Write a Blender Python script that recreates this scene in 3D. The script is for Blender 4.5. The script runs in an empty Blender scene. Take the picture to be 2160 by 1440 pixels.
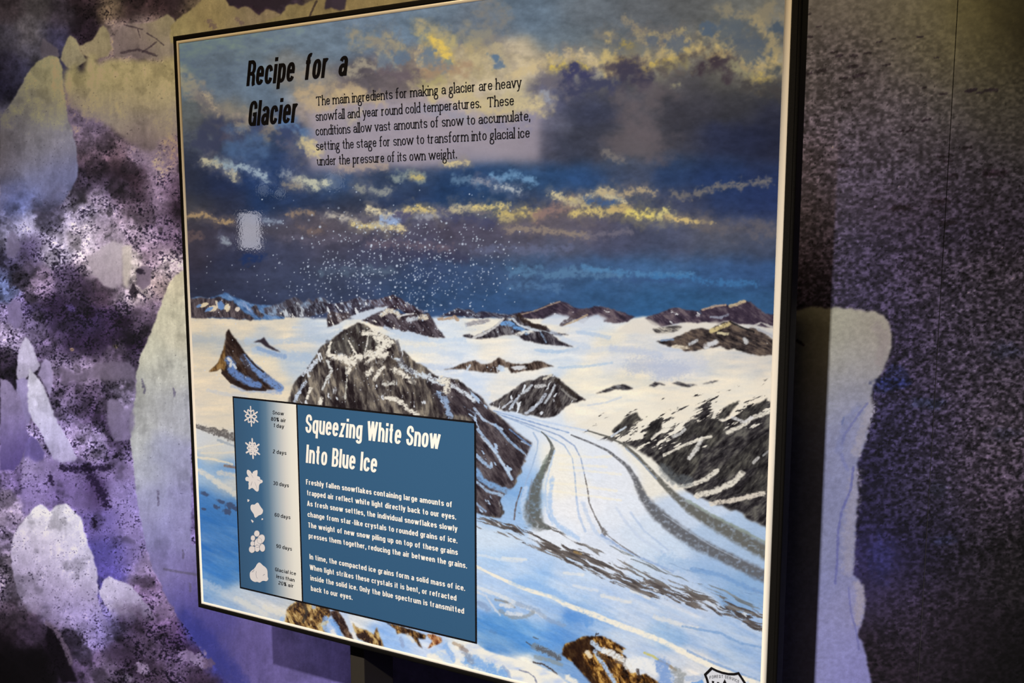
import bpy, bmesh, math
import numpy as np
from mathutils import Vector, Matrix

# ------------------------------------------------------------------ camera, light, exposure
W = 1.2            # width of the sign's white board in metres
ZB = 0.80          # height of its lower edge above the floor
HB = 0.9943        # board height / width
WALL = 0.30        # distance board front -> mural, in board widths
FPX = 1775.75      # focal length in pixels of the 2160 px wide frame
RC = np.array([[0.8985379791699503, 0.43889571565611657, 0.0002253173036134981],
               [0.05066837323999471, -0.10322186640882425, -0.9933669826646603],
               [-0.43596125509315004, 0.8925893776388918, -0.11498689918343419]])
CC = np.array([1.1570170021255117, -1.0754410355925519, 0.6530586497728299])

def P(x, y, z):
    """board widths -> metres in the room"""
    return Vector((x * W, y * W, z * W + ZB))

scene = bpy.context.scene
col = scene.collection
cam_data = bpy.data.cameras.new('camera')
cam = bpy.data.objects.new('camera', cam_data)
col.objects.link(cam)
cam_data.sensor_fit = 'HORIZONTAL'
cam_data.sensor_width = 23.5
cam_data.lens = FPX / 2160 * 23.5
cam_data.clip_start = 0.05
cam_data.dof.use_dof = True
cam_data.dof.focus_distance = 1.72
cam_data.dof.aperture_fstop = 5.0
m = Matrix(((RC[0][0], -RC[1][0], -RC[2][0]), (RC[0][1], -RC[1][1], -RC[2][1]), (RC[0][2], -RC[1][2], -RC[2][2])))
cam.matrix_world = Matrix.Translation(P(*CC)) @ m.to_4x4()
scene.camera = cam

world = bpy.data.worlds.new('room_light')
scene.world = world
world.use_nodes = True
world.node_tree.nodes['Background'].inputs[0].default_value = (0.75, 0.72, 0.9, 1)
world.node_tree.nodes['Background'].inputs[1].default_value = 0.006

def aim(o, a, b):
    o.location = a
    o.rotation_euler = (b - a).to_track_quat('-Z', 'Y').to_euler()

def spot(name, a, b, power, color, half, blend, radius):
    d = bpy.data.lights.new(name, 'SPOT')
    d.energy = power; d.color = color; d.spot_size = math.radians(2 * half); d.spot_blend = blend
    d.shadow_soft_size = radius
    o = bpy.data.objects.new(name, d); col.objects.link(o); aim(o, a, b)
    return o

def area(name, a, b, power, color, sx, sy):
    d = bpy.data.lights.new(name, 'AREA')
    d.shape = 'RECTANGLE'; d.size = sx; d.size_y = sy; d.energy = power; d.color = color
    o = bpy.data.objects.new(name, d); col.objects.link(o); aim(o, a, b)
    return o

spot('key_spotlight', P(.85, -2.49, 2.27), P(.56, 0, -.22), 900, (1, .96, .89), 20, 1.0, .03)
spot('mural_spotlight', P(-1.0, -2.0, 2.3), P(-.66, WALL, .02), 730, (.97, .93, 1.0), 15, 1.0, .05)
area('ceiling_wash', P(.45, -.85, 2.3), P(.45, .15, .9), 44, (1, .73, .37), 1.6, .5)
# the bright doorway across the room that mirrors in the glossy print, and three far lamps
area('doorway_glow', P(-1.887, -2.17, .7177), P(.1483, 0, .6744), .52, (.92, .9, 1), .120, .215)

for n, (x, z, r, p) in enumerate(((.1789, .7411, .034, .014), (.2135, .7348, .026, .012), (.3242, .7502, .050, .032))):
    dx, dz = x - CC[0], z - CC[2]; k = 1 + 2.2 / -CC[1]
    o = area('far_lamp', P(CC[0] + dx * k, -2.2, CC[2] + dz * k), P(x, 0, z), p, (.75, .87, 1), 2 * r, 2 * r)
    o.data.shape = 'DISK'

scene.view_settings.view_transform = 'Standard'
scene.view_settings.look = 'None'
scene.view_settings.exposure = 0
scene.view_settings.gamma = 1
scene.view_settings.use_curve_mapping = False
# ------------------------------------------------------------------ painting engine
# The print on the sign and the mural on the wall are painted by code: colour fields, noisy brush
# strokes and rock textures, worked out per point and stored as a colour attribute of the surface.
_rng = np.random.default_rng(7)
_TAB = _rng.random((512, 512)).astype(np.float32)

def vnoise(x, y):
    xi = np.floor(x); yi = np.floor(y)
    fx = (x - xi).astype(np.float32); fy = (y - yi).astype(np.float32)
    xi = xi.astype(np.int32); yi = yi.astype(np.int32)
    fx = fx * fx * (3 - 2 * fx); fy = fy * fy * (3 - 2 * fy)
    x0 = xi & 511; x1 = (xi + 1) & 511; y0 = yi & 511; y1 = (yi + 1) & 511
    a = _TAB[y0, x0]; b = _TAB[y0, x1]; c = _TAB[y1, x0]; d = _TAB[y1, x1]
    a = a + (b - a) * fx; c = c + (d - c) * fx
    return a + (c - a) * fy

def fbm(x, y, octaves=4, seed=0, gain=.55):
    s = 0; amp = 1.; tot = 0
    for i in range(octaves):
        s = s + amp * (vnoise(x + 17.3 * i + 31.7 * seed, y - 9.1 * i + 57.9 * seed) - .5)
        tot += amp; amp *= gain
        x, y = x * 1.9 + y * .35, y * 1.9 - x * .35
    return s * (2. / tot)          # about -1..1

def sm(t):
    t = np.clip(t, 0, 1)
    return t * t * (3 - 2 * t)

def lerp3(t, a, b, c):
    a, b, c = (np.asarray(q, np.float32) for q in (a, b, c))
    t = np.clip(t, 0, 1)[..., None]
    return np.where(t < .5, a + (b - a) * t * 2, b + (c - b) * (t * 2 - 1))

class Canvas:
    def __init__(s, u0, v0, u1, v1, step=1.):
        s.u0, s.v0, s.step = u0, v0, step
        s.w = int((u1 - u0) / step); s.h = int((v1 - v0) / step)
        s.U, s.V = np.meshgrid((u0 + step * np.arange(s.w)).astype(np.float32), (v0 + step * np.arange(s.h)).astype(np.float32))
        s.a = np.zeros((s.h, s.w, 3), np.float32)
        s.sp = np.zeros((s.h, s.w), np.float32)

    def box(s, x0, y0, x1, y1):
        i0 = max(0, int((y0 - s.v0) / s.step)); i1 = min(s.h, int((y1 - s.v0) / s.step) + 2)
        j0 = max(0, int((x0 - s.u0) / s.step)); j1 = min(s.w, int((x1 - s.u0) / s.step) + 2)
        return (slice(i0, max(i0, i1)), slice(j0, max(j0, j1)))

    def field(s, pts, sig, warp=0, wscale=40, seed=1, sigy=None, b=None):
        if b is None: b = (slice(0, s.h), slice(0, s.w))
        U, V = s.U[b], s.V[b]
        pts = np.array(pts, np.float32); sigy = sigy or sig
        q = 8
        uu = np.arange(U.min() - 60, U.max() + 60 + q, q); vv = np.arange(V.min() - 60, V.max() + 60 + q, q)
        gu, gv = np.meshgrid(uu, vv)
        num = np.zeros(gu.shape + (3,), np.float64); den = np.zeros(gu.shape)
        for p in pts:
            d = ((gu - p[0]) / sig) ** 2 + ((gv - p[1]) / sigy) ** 2
            w = np.exp(-.5 * d) + 1e-5 / (1 + d * d)
            num += w[..., None] * p[2:5]; den += w
        g = (num / den[..., None]).astype(np.float32)
        if warp:
            U, V = U + warp * fbm(U / wscale, V / wscale, 4, seed), V + .6 * warp * fbm(U / wscale, V / wscale, 4, seed + 5)
        x = (U - uu[0]) / q; y = (V - vv[0]) / q
        x = np.clip(x, 0, g.shape[1] - 1.01); y = np.clip(y, 0, g.shape[0] - 1.01)
        xi = x.astype(int); yi = y.astype(int); fx = (x - xi)[..., None]; fy = (y - yi)[..., None]
        return (g[yi, xi] * (1 - fx) + g[yi, xi + 1] * fx) * (1 - fy) + (g[yi + 1, xi] * (1 - fx) + g[yi + 1, xi + 1] * fx) * fy

    def put(s, b, m, c):
        c = np.asarray(c, np.float32)
        s.a[b] += (c - s.a[b]) * m[..., None]

    def ell(s, cx, cy, rx, ry, ang, c, a=1., soft=.6, nz=.4, ns=10, seed=0):
        R = max(rx, ry) * (1.1 + soft / 2 + nz)
        b = s.box(cx - R, cy - R, cx + R, cy + R)
        U, V = s.U[b], s.V[b]
        if U.size == 0: return
        t = math.radians(ang); dx = U - cx; dy = V - cy
        p = (dx * math.cos(t) + dy * math.sin(t)) / rx; q = (-dx * math.sin(t) + dy * math.cos(t)) / ry
        r = np.sqrt(p * p + q * q) + nz * fbm(U / ns, V / ns, 3, seed + cx * .013)
        s.put(b, a * sm((1 + soft / 2 - r) / soft), c)

    def dist(s, b, pts, wid):
        U, V = s.U[b], s.V[b]
        best = np.full(U.shape, 1e9, np.float32)
        for k in range(len(pts) - 1):
            (x0, y0), (x1, y1) = pts[k], pts[k + 1]
            dx, dy = x1 - x0, y1 - y0; L = dx * dx + dy * dy + 1e-6
            t = np.clip(((U - x0) * dx + (V - y0) * dy) / L, 0, 1)
            d = np.hypot(U - x0 - t * dx, V - y0 - t * dy) / (wid[k] + (wid[k + 1] - wid[k]) * t)
            best = np.minimum(best, d)
        return best

    def stroke(s, pts, wid, c, a=1., soft=.7, nz=.3, ns=8, seed=0, jit=0, oct=3, tex=.3):
        if np.isscalar(wid): wid = [wid] * len(pts)
        wid = [w / 2 for w in wid]
        M = max(wid) * (1.1 + soft / 2 + nz) + 3 + jit
        b = s.box(min(p[0] for p in pts) - M, min(p[1] for p in pts) - M, max(p[0] for p in pts) + M, max(p[1] for p in pts) + M)
        if s.U[b].size == 0: return
        r = s.dist(b, pts, wid)
        r = r + nz * fbm(s.U[b] / ns, s.V[b] / ns, oct, seed + pts[0][0] * .017)
        m = a * sm((1 + soft / 2 - r) / soft)
        if tex: m = m * np.clip(1 - tex + tex * 2.2 * (fbm(s.U[b] / (ns * .7), s.V[b] / (ns * .55), 3, seed + 3) + .45), 0, 1)
        s.put(b, m, c)

    def inside(s, b, pts, jit=1.5, ns=5, seed=0):
        U, V = s.U[b], s.V[b]
        if jit:
            n1 = fbm(U / ns, V / ns, 3, seed); n2 = fbm(U / ns, V / ns, 3, seed + 9)
            U = U + jit * n1; V = V + jit * n2
        m = np.zeros(U.shape, bool)
        for k in range(len(pts)):
            (x0, y0), (x1, y1) = pts[k - 1], pts[k]
            if y0 == y1: continue
            m ^= ((y0 > V) != (y1 > V)) & (U < (x1 - x0) * (V - y0) / (y1 - y0) + x0)
        return m.astype(np.float32)

    def poly(s, pts, c, a=1., jit=1.5, ns=5, soft=1, seed=0):
        M = jit + 4 + soft * 2
        b = s.box(min(p[0] for p in pts) - M, min(p[1] for p in pts) - M, max(p[0] for p in pts) + M, max(p[1] for p in pts) + M)
        if s.U[b].size == 0: return
        m = blur(s.inside(b, pts, jit, ns, seed), soft / s.step)
        if callable(c): c = c(s.U[b], s.V[b])
        if isinstance(c, tuple) and len(c) == 2 and hasattr(c[0], 'shape'):
            c, k = c; m = m * k
        s.put(b, a * m, c)

def streaks(A, pts, wid, ang, ln, th, thr, c1, c2, a=.95, seed=0, sharp=.16):
    """debris drawn out along a moraine: directional noise kept inside a soft band"""
    M = max(wid) + 8
    b = A.box(min(p[0] for p in pts) - M, min(p[1] for p in pts) - M, max(p[0] for p in pts) + M, max(p[1] for p in pts) + M)
    U, V = A.U[b], A.V[b]
    r = A.dist(b, pts, [w / 2 for w in wid])
    t = math.radians(ang); l = U * math.cos(t) + V * math.sin(t); x = -U * math.sin(t) + V * math.cos(t)
    w_ = 1.2 * fbm(U / 30, V / 30, 2, seed + 2)
    k = fbm(l / ln, x / th + w_, 5, seed, .62)
    m = sm((k - thr - 1.3 * np.maximum(r - .55, 0)) / sharp) * sm((1.35 - r) / .4)
    v = np.clip(.5 + fbm(l / (ln * .5), x / (th * .6), 3, seed + 5), 0, 1)[..., None]
    A.put(b, a * m, np.asarray(c1, np.float32) * (1 - v) + np.asarray(c2, np.float32) * v)

def blur(m, r):
    r = int(round(r))
    if r < 1: return m
    for ax in (0, 1):
        for rep in range(2):
            p = np.pad(m, [(r, r) if i == ax else (0, 0) for i in range(2)], mode='edge')
            cs = np.cumsum(p, ax, dtype=np.float64)
            z = np.zeros_like(np.take(cs, [0], ax)); cs = np.concatenate([z, cs], ax)
            n = m.shape[ax]
            m = ((np.take(cs, np.arange(2 * r + 1, 2 * r + 1 + n), ax) - np.take(cs, np.arange(n), ax)) / (2 * r + 1)).astype(np.float32)
    return m

def rock(ang, size, pal, seed=0, snow=None, thr=.3, con=1.1, stretch=4., grain=10, bias=0.):
    """streaky rock: palette (dark, mid, light) plus optional snow colour lying in streaks"""
    t = math.radians(ang); ca, sa = math.cos(t), math.sin(t)
    def f(U, V):
        l = (U * ca + V * sa) / (size * stretch); x = (-U * sa + V * ca) / size
        wob = .5 * fbm(U / (size * 3), V / (size * 3), 2, seed + 3)
        n = fbm(l, x + wob, 5, seed, .62)
        big = fbm(U / (size * 2.2) + 9, V / (size * 3.2), 3, seed + 13)
        fine = fbm(l * 2.3, x * 2.4 + wob, 3, seed + 17, .7)
        c = lerp3(.46 + bias + con * (.72 * n + .42 * big + .40 * fine), *pal)
        c = c + grain * fbm(U / 1.7, V / 1.7, 2, seed + 4)[..., None]
        if snow is not None:
            k = sm((fbm(l * 1.3 + 7, (x + wob) * .8 + 3, 4, seed + 7, .6) - thr) / .12)[..., None]
            c = c + (np.asarray(snow, np.float32) - c) * k
        return c
    return f

def s2l(c):
    c = np.clip(c, 0, 400) / 255.
    return np.where(c <= .04045, c / 12.92, ((c + .055) / 1.055) ** 2.4)

def ray(u, v):
    d = np.stack([(u - 1080) / FPX, (v - 720) / FPX, np.ones_like(u)], -1) @ RC
    return d
def to_plane(u, v, y=0.):
    u = np.asarray(u, float); v = np.asarray(v, float)
    d = ray(u, v); t = (y - CC[1]) / d[..., 1]
    return CC[0] + t * d[..., 0], CC[2] + t * d[..., 2]
def to_px(x, z, y=0.):
    p = np.stack([x - CC[0], np.full_like(x, y - CC[1]), z - CC[2]], -1) @ RC.T
    return 1080 + FPX * p[..., 0] / p[..., 2], 720 + FPX * p[..., 1] / p[..., 2]
# light reaching the board (polynomial of x, z, log) and the wall (grid over the frame), for working out print colours
EB = np.array([[0.0324, 0.1775, -0.1247, -2.235, 1.1849, 0.6417, 1.4363, 3.0907, -2.639, -1.2281, -1.3034, 0.4619, 1.1389, -1.105, -0.313], [-0.0537, 0.2811, -0.6146, -1.681, 0.6977, 0.7083, 1.1346, 3.9825, -2.7211, -1.3733, -1.1068, -0.17, 1.3114, -1.0844, -0.3939], [-0.2043, 0.5629, -1.9127, 0.188, -0.8894, 0.8069, 0.3378, 5.8352, -2.3973, -1.5469, -0.5434, -2.0728, 1.521, -0.8116, -0.5356]])
EW = np.array([0.34200000762939453,0.2529999911785126,0.13500000536441803,0.4059999883174896,0.29899999499320984,0.1589999943971634,0.47999998927116394,0.3529999852180481,0.1850000023841858,0.5450000166893005,0.4009999930858612,0.20999999344348907,0.5960000157356262,0.4390000104904175,0.2280000001192093,0.6349999904632568,0.46700000762939453,0.24199999868869781,0.6589999794960022,0.48500001430511475,0.25099998712539673,0.6710000038146973,0.49300000071525574,0.2549999952316284,0.6729999780654907,0.49399998784065247,0.2549999952316284,0.6639999747276306,0.4869999885559082,0.25200000405311584,0.6470000147819519,0.47600001096725464,0.2460000067949295,0.628000020980835,0.4620000123977661,0.23899999260902405,0.6029999852180481,0.4429999887943268,0.2290000021457672,0.5759999752044678,0.42399999499320984,0.21899999678134918,0.5479999780654907,0.4020000100135803,0.20800000429153442,0.5210000276565552,0.382999986410141,0.19900000095367432,0.49399998784065247,0.3630000054836273,0.18799999356269836,0.46799999475479126,0.3449999988079071,0.17900000512599945,0.4490000009536743,0.33000001311302185,0.1720000058412552,0.3160000145435333,0.23399999737739563,0.12600000202655792,0.3720000088214874,0.27399998903274536,0.1459999978542328,0.43700000643730164,0.32199999690055847,0.17000000178813934,0.49300000071525574,0.3630000054836273,0.1899999976158142,0.5400000214576721,0.3970000147819519,0.2070000022649765,0.574999988079071,0.421999990940094,0.2199999988079071,0.5979999899864197,0.4399999976158142,0.2280000001192093,0.6079999804496765,0.44699999690055847,0.23199999332427979,0.6110000014305115,0.4490000009536743,0.23199999332427979,0.6050000190734863,0.4449999928474426,0.23000000417232513,0.5929999947547913,0.4359999895095825,0.22699999809265137,0.578000009059906,0.42500001192092896,0.22200000286102295,0.5550000071525574,0.4090000092983246,0.21299999952316284,0.5320000052452087,0.3919999897480011,0.2029999941587448,0.5090000033378601,0.37400001287460327,0.1940000057220459,0.48500001430511475,0.35600000619888306,0.1850000023841858,0.460999995470047,0.33899998664855957,0.17599999904632568,0.43799999356269836,0.32199999690055847,0.1679999977350235,0.42100000381469727,0.3089999854564667,0.16099999845027924,0.289000004529953,0.2150000035762787,0.11900000274181366,0.36800000071525574,0.2800000011920929,0.1679999977350235,0.4059999883174896,0.30399999022483826,0.17100000381469727,0.43700000643730164,0.32199999690055847,0.16899999976158142,0.4779999852180481,0.35199999809265137,0.18400000035762787,0.5080000162124634,0.37299999594688416,0.19499999284744263,0.5299999713897705,0.38999998569488525,0.2029999941587448,0.5479999780654907,0.4050000011920929,0.21400000154972076,0.5849999785423279,0.4390000104904175,0.24500000476837158,0.6159999966621399,0.47099998593330383,0.2750000059604645,0.6259999871253967,0.4819999933242798,0.2879999876022339,0.6119999885559082,0.47200000286102295,0.28200000524520874,0.578000009059906,0.4429999887943268,0.25999999046325684,0.5320000052452087,0.40299999713897705,0.2290000021457672,0.4860000014305115,0.3619999885559082,0.19699999690055847,0.4480000138282776,0.33000001311302185,0.17299999296665192,0.4230000078678131,0.3109999895095825,0.16200000047683716,0.40400001406669617,0.296999990940094,0.1550000011920929,0.3889999985694885,0.28600001335144043,0.14900000393390656,0.4880000054836273,0.414000004529953,0.3440000116825104,0.6890000104904175,0.5979999899864197,0.5239999890327454,0.6600000262260437,0.5580000281333923,0.4620000123977661,0.4819999933242798,0.3779999911785126,0.25,0.42100000381469727,0.3100000023841858,0.164000004529953,0.4490000009536743,0.3310000002384186,0.17399999499320984,0.5070000290870667,0.382999986410141,0.2160000056028366,0.6029999852180481,0.4729999899864197,0.29600000381469727,0.6909999847412109,0.5559999942779541,0.3700000047683716,0.7440000176429749,0.6069999933242798,0.4180000126361847,0.7590000033378601,0.6230000257492065,0.4350000023841858,0.7400000095367432,0.6069999933242798,0.4230000078678131,0.6909999847412109,0.5640000104904175,0.3869999945163727,0.6259999871253967,0.5040000081062317,0.335999995470047,0.5490000247955322,0.43299999833106995,0.2759999930858612,0.47600001096725464,0.3659999966621399,0.21799999475479126,0.4129999876022339,0.3089999854564667,0.1720000058412552,0.375,0.2759999930858612,0.1459999978542328,0.35899999737739563,0.2639999985694885,0.1379999965429306,0.8270000219345093,0.746999979019165,0.7129999995231628,1.0360000133514404,0.9390000104904175,0.9039999842643738,0.9929999709129333,0.8889999985694885,0.8330000042915344,0.7369999885559082,0.6349999904632568,0.5450000166893005,0.4519999921321869,0.35199999809265137,0.2280000001192093,0.4560000002384186,0.3499999940395355,0.20900000631809235,0.6029999852180481,0.4880000054836273,0.33000001311302185,0.7419999837875366,0.6200000047683716,0.4480000138282776,0.8450000286102295,0.7170000076293945,0.5360000133514404,0.9020000100135803,0.7720000147819519,0.5870000123977661,0.9160000085830688,0.7850000262260437,0.6010000109672546,0.8889999985694885,0.7620000243186951,0.5820000171661377,0.8339999914169312,0.7120000123977661,0.5370000004768372,0.7540000081062317,0.6359999775886536,0.47099998593330383,0.6600000262260437,0.5490000247955322,0.39500001072883606,0.5619999766349792,0.4569999873638153,0.31299999356269836,0.46700000762939453,0.36899998784065247,0.23600000143051147,0.3889999985694885,0.296999990940094,0.17399999499320984,0.3440000116825104,0.25600001215934753,0.14000000059604645,1.0360000133514404,0.953000009059906,0.9440000057220459,1.2070000171661377,1.1109999418258667,1.100000023841858,1.184000015258789,1.0809999704360962,1.0540000200271606,0.9660000205039978,0.8640000224113464,0.8090000152587891,0.6700000166893005,0.5730000138282776,0.47600001096725464,0.5730000138282776,0.4740000069141388,0.3409999907016754,0.7379999756813049,0.628000020980835,0.4749999940395355,0.8880000114440918,0.7710000276565552,0.6029999852180481,0.9909999966621399,0.8690000176429749,0.6909999847412109,1.0429999828338623,0.9179999828338623,0.7360000014305115,1.0520000457763672,0.9279999732971191,0.7459999918937683,1.0260000228881836,0.902999997138977,0.7250000238418579,0.9660000205039978,0.8479999899864197,0.6759999990463257,0.8830000162124634,0.7699999809265137,0.6060000061988831,0.7789999842643738,0.671999990940094,0.5180000066757202,0.6669999957084656,0.5659999847412109,0.42399999499320984,0.5529999732971191,0.45899999141693115,0.328000009059906,0.4490000009536743,0.3610000014305115,0.2409999966621399,0.375,0.2919999957084656,0.1809999942779541,1.0880000591278076,1.0089999437332153,1.0130000114440918,1.2209999561309814,1.1299999952316284,1.1319999694824219,1.222000002861023,1.1239999532699585,1.1139999628067017,1.100000023841858,1.0010000467300415,0.9660000205039978,0.9409999847412109,0.8420000076293945,0.7649999856948853,0.7940000295639038,0.6959999799728394,0.5730000138282776,0.8600000143051147,0.7559999823570251,0.6060000061988831,1.0010000467300415,0.890999972820282,0.7269999980926514,1.093999981880188,0.9779999852180481,0.8059999942779541,1.1419999599456787,1.024999976158142,0.8479999899864197,1.1490000486373901,1.031999945640564,0.8539999723434448,1.1239999532699585,1.0069999694824219,0.8320000171661377,1.0679999589920044,0.9539999961853027,0.7850000262260437,0.9879999756813049,0.878000020980835,0.7160000205039978,0.8859999775886536,0.781000018119812,0.6299999952316284,0.7680000066757202,0.6700000166893005,0.5289999842643738,0.6449999809265137,0.5540000200271606,0.42399999499320984,0.5249999761581421,0.4399999976158142,0.32199999690055847,0.4350000023841858,0.35499998927116394,0.2460000067949295,1.0479999780654907,0.9739999771118164,0.9850000143051147,1.1460000276565552,1.0640000104904175,1.0720000267028809,1.1629999876022339,1.0740000009536743,1.0720000267028809,1.180999994277954,1.0859999656677246,1.0609999895095825,1.1519999504089355,1.0529999732971191,0.9879999756813049,1.0169999599456787,0.9200000166893005,0.8100000023841858,0.9580000042915344,0.8600000143051147,0.7149999737739563,1.0720000267028809,0.9670000076293945,0.8100000023841858,1.152999997138977,1.0440000295639038,0.878000020980835,1.1929999589920044,1.0820000171661377,0.9120000004768372,1.2029999494552612,1.090999960899353,0.9200000166893005,1.1829999685287476,1.0720000267028809,0.902999997138977,1.1319999694824219,1.0260000228881836,0.8610000014305115,1.059000015258789,0.9549999833106995,0.796999990940094,0.9649999737739563,0.8650000095367432,0.7160000205039978,0.8529999852180481,0.7580000162124634,0.6190000176429749,0.7289999723434448,0.6399999856948853,0.5130000114440918,0.6029999852180481,0.5210000276565552,0.40400001406669617,0.5019999742507935,0.42500001192092896,0.3179999887943268,0.9620000123977661,0.8960000276565552,0.9079999923706055,1.0479999780654907,0.9729999899864197,0.9829999804496765,1.0880000591278076,1.0080000162124634,1.0080000162124634,1.218000054359436,1.1269999742507935,1.1039999723434448,1.2719999551773071,1.1759999990463257,1.11899995803833,1.1770000457763672,1.0809999704360962,0.9819999933242798,1.0509999990463257,0.9570000171661377,0.8230000138282776,1.0980000495910645,1.0,0.8500000238418579,1.1679999828338623,1.065000057220459,0.9079999923706055,1.2059999704360962,1.1009999513626099,0.9399999976158142,1.215999960899353,1.1109999418258667,0.9490000009536743,1.2029999494552612,1.0980000495910645,0.9350000023841858,1.1640000343322754,1.062000036239624,0.902999997138977,1.1009999513626099,1.0019999742507935,0.8479999899864197,1.0169999599456787,0.921999990940094,0.7760000228881836,0.9139999747276306,0.8240000009536743,0.6869999766349792,0.7960000038146973,0.7110000252723694,0.5839999914169312,0.6710000038146973,0.5920000076293945,0.47600001096725464,0.5680000185966492,0.49300000071525574,0.3869999945163727,0.8529999852180481,0.7950000166893005,0.8069999814033508,0.9449999928474426,0.8790000081062317,0.8899999856948853,1.0329999923706055,0.9589999914169312,0.9589999914169312,1.2130000591278076,1.128000020980835,1.1050000190734863,1.319000005722046,1.2259999513626099,1.1729999780654907,1.2589999437332153,1.1649999618530273,1.0770000219345093,1.1169999837875366,1.0269999504089355,0.9049999713897705,1.090000033378601,0.9990000128746033,0.8569999933242798,1.1510000228881836,1.0549999475479126,0.9079999923706055,1.184999942779541,1.0859999656677246,0.9350000023841858,1.1970000267028809,1.0989999771118164,0.9459999799728394,1.190000057220459,1.0920000076293945,0.9399999976158142,1.1629999876022339,1.0670000314712524,0.9160000085830688,1.1139999628067017,1.0199999809265137,0.8730000257492065,1.0429999828338623,0.9509999752044678,0.8100000023841858,0.9520000219345093,0.8650000095367432,0.7329999804496765,0.843999981880188,0.7620000243186951,0.6370000243186951,0.7239999771118164,0.6480000019073486,0.5339999794960022,0.6230000257492065,0.550000011920929,0.4449999928474426,0.7329999804496765,0.6819999814033508,0.6909999847412109,0.8479999899864197,0.7889999747276306,0.7990000247955322,0.9850000143051147,0.9169999957084656,0.9150000214576721,1.1829999685287476,1.1050000190734863,1.0809999704360962,1.305999994277954,1.218999981880188,1.1690000295639038,1.2740000486373901,1.184999942779541,1.1050000190734863,1.1390000581741333,1.0540000200271606,0.9430000185966492,1.062999963760376,0.9779999852180481,0.8479999899864197,1.1080000400543213,1.0190000534057617,0.8830000162124634,1.1380000114440918,1.0490000247955322,0.9079999923706055,1.1540000438690186,1.062999963760376,0.9210000038146973,1.1549999713897705,1.0640000104904175,0.9200000166893005,1.1430000066757202,1.0509999990463257,0.9089999794960022,1.1030000448226929,1.0149999856948853,0.8759999871253967,1.0470000505447388,0.9610000252723694,0.8259999752044678,0.968999981880188,0.8859999775886536,0.7570000290870667,0.871999979019165,0.7940000295639038,0.6740000247955322,0.7609999775886536,0.6869999766349792,0.5759999752044678,0.6650000214576721,0.5950000286102295,0.492000013589859,0.5979999899864197,0.5550000071525574,0.5600000023841858,0.7480000257492065,0.6959999799728394,0.7049999833106995,0.9300000071525574,0.8679999709129333,0.8650000095367432,1.1299999952316284,1.055999994277954,1.031999945640564,1.253000020980835,1.1710000038146973,1.1230000257492065,1.2389999628067017,1.156999945640564,1.0829999446868896,1.1200000047683716,1.0399999618530273,0.9409999847412109,1.024999976158142,0.9470000267028809,0.8270000219345093,1.0490000247955322,0.968999981880188,0.8429999947547913,1.0800000429153442,0.9980000257492065,0.8690000176429749,1.100000023841858,1.0149999856948853,0.8830000162124634,1.1080000400543213,1.0240000486373901,0.8889999985694885,1.1019999980926514,1.0169999599456787,0.8830000162124634,1.0770000219345093,0.9940000176429749,0.8619999885559082,1.034000039100647,0.9509999752044678,0.8240000009536743,0.9679999947547913,0.8889999985694885,0.7649999856948853,0.8830000162124634,0.8080000281333923,0.6919999718666077,0.7820000052452087,0.7120000123977661,0.6029999852180481,0.6930000185966492,0.6259999871253967,0.5249999761581421,0.4819999933242798,0.4449999928474426,0.44699999690055847,0.6600000262260437,0.6140000224113464,0.6200000047683716,0.871999979019165,0.8140000104904175,0.8080000281333923,1.069000005722046,1.0,0.9750000238418579,1.187999963760376,1.1119999885559082,1.0670000314712524,1.184999942779541,1.1069999933242798,1.0379999876022339,1.0829999446868896,1.0069999694824219,0.9150000214576721,0.9829999804496765,0.9100000262260437,0.8009999990463257,0.9980000257492065,0.921999990940094,0.8059999942779541,1.0299999713897705,0.9520000219345093,0.8309999704360962,1.0499999523162842,0.9710000157356262,0.8479999899864197,1.062000036239624,0.9819999933242798,0.8579999804496765,1.059999942779541,0.9789999723434448,0.8550000190734863,1.0449999570846558,0.9639999866485596,0.8389999866485596,1.0119999647140503,0.9330000281333923,0.8100000023841858,0.9549999833106995,0.8790000081062317,0.7620000243186951,0.8809999823570251,0.8080000281333923,0.6970000267028809,0.7910000085830688,0.7210000157356262,0.6179999709129333,0.7059999704360962,0.6399999856948853,0.5429999828338623]).reshape(13, 19, 3)

def light_board(x, z):
    s = [x ** i * z ** j for i in range(5) for j in range(5 - i)]
    return np.stack([np.exp(sum(c * t for c, t in zip(EB[k], s))) for k in range(3)], -1)

def light_wall(u, v):
    x = np.clip(u / 120., 0, 17.999); y = np.clip(v / 120., 0, 11.999)
    i = x.astype(int); j = y.astype(int); fx = (x - i)[..., None]; fy = (y - j)[..., None]
    fx = fx * fx * (3 - 2 * fx); fy = fy * fy * (3 - 2 * fy)
    return (EW[j, i] * (1 - fx) + EW[j, i + 1] * fx) * (1 - fy) + (EW[j + 1, i] * (1 - fx) + EW[j + 1, i + 1] * fx) * fy
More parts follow.
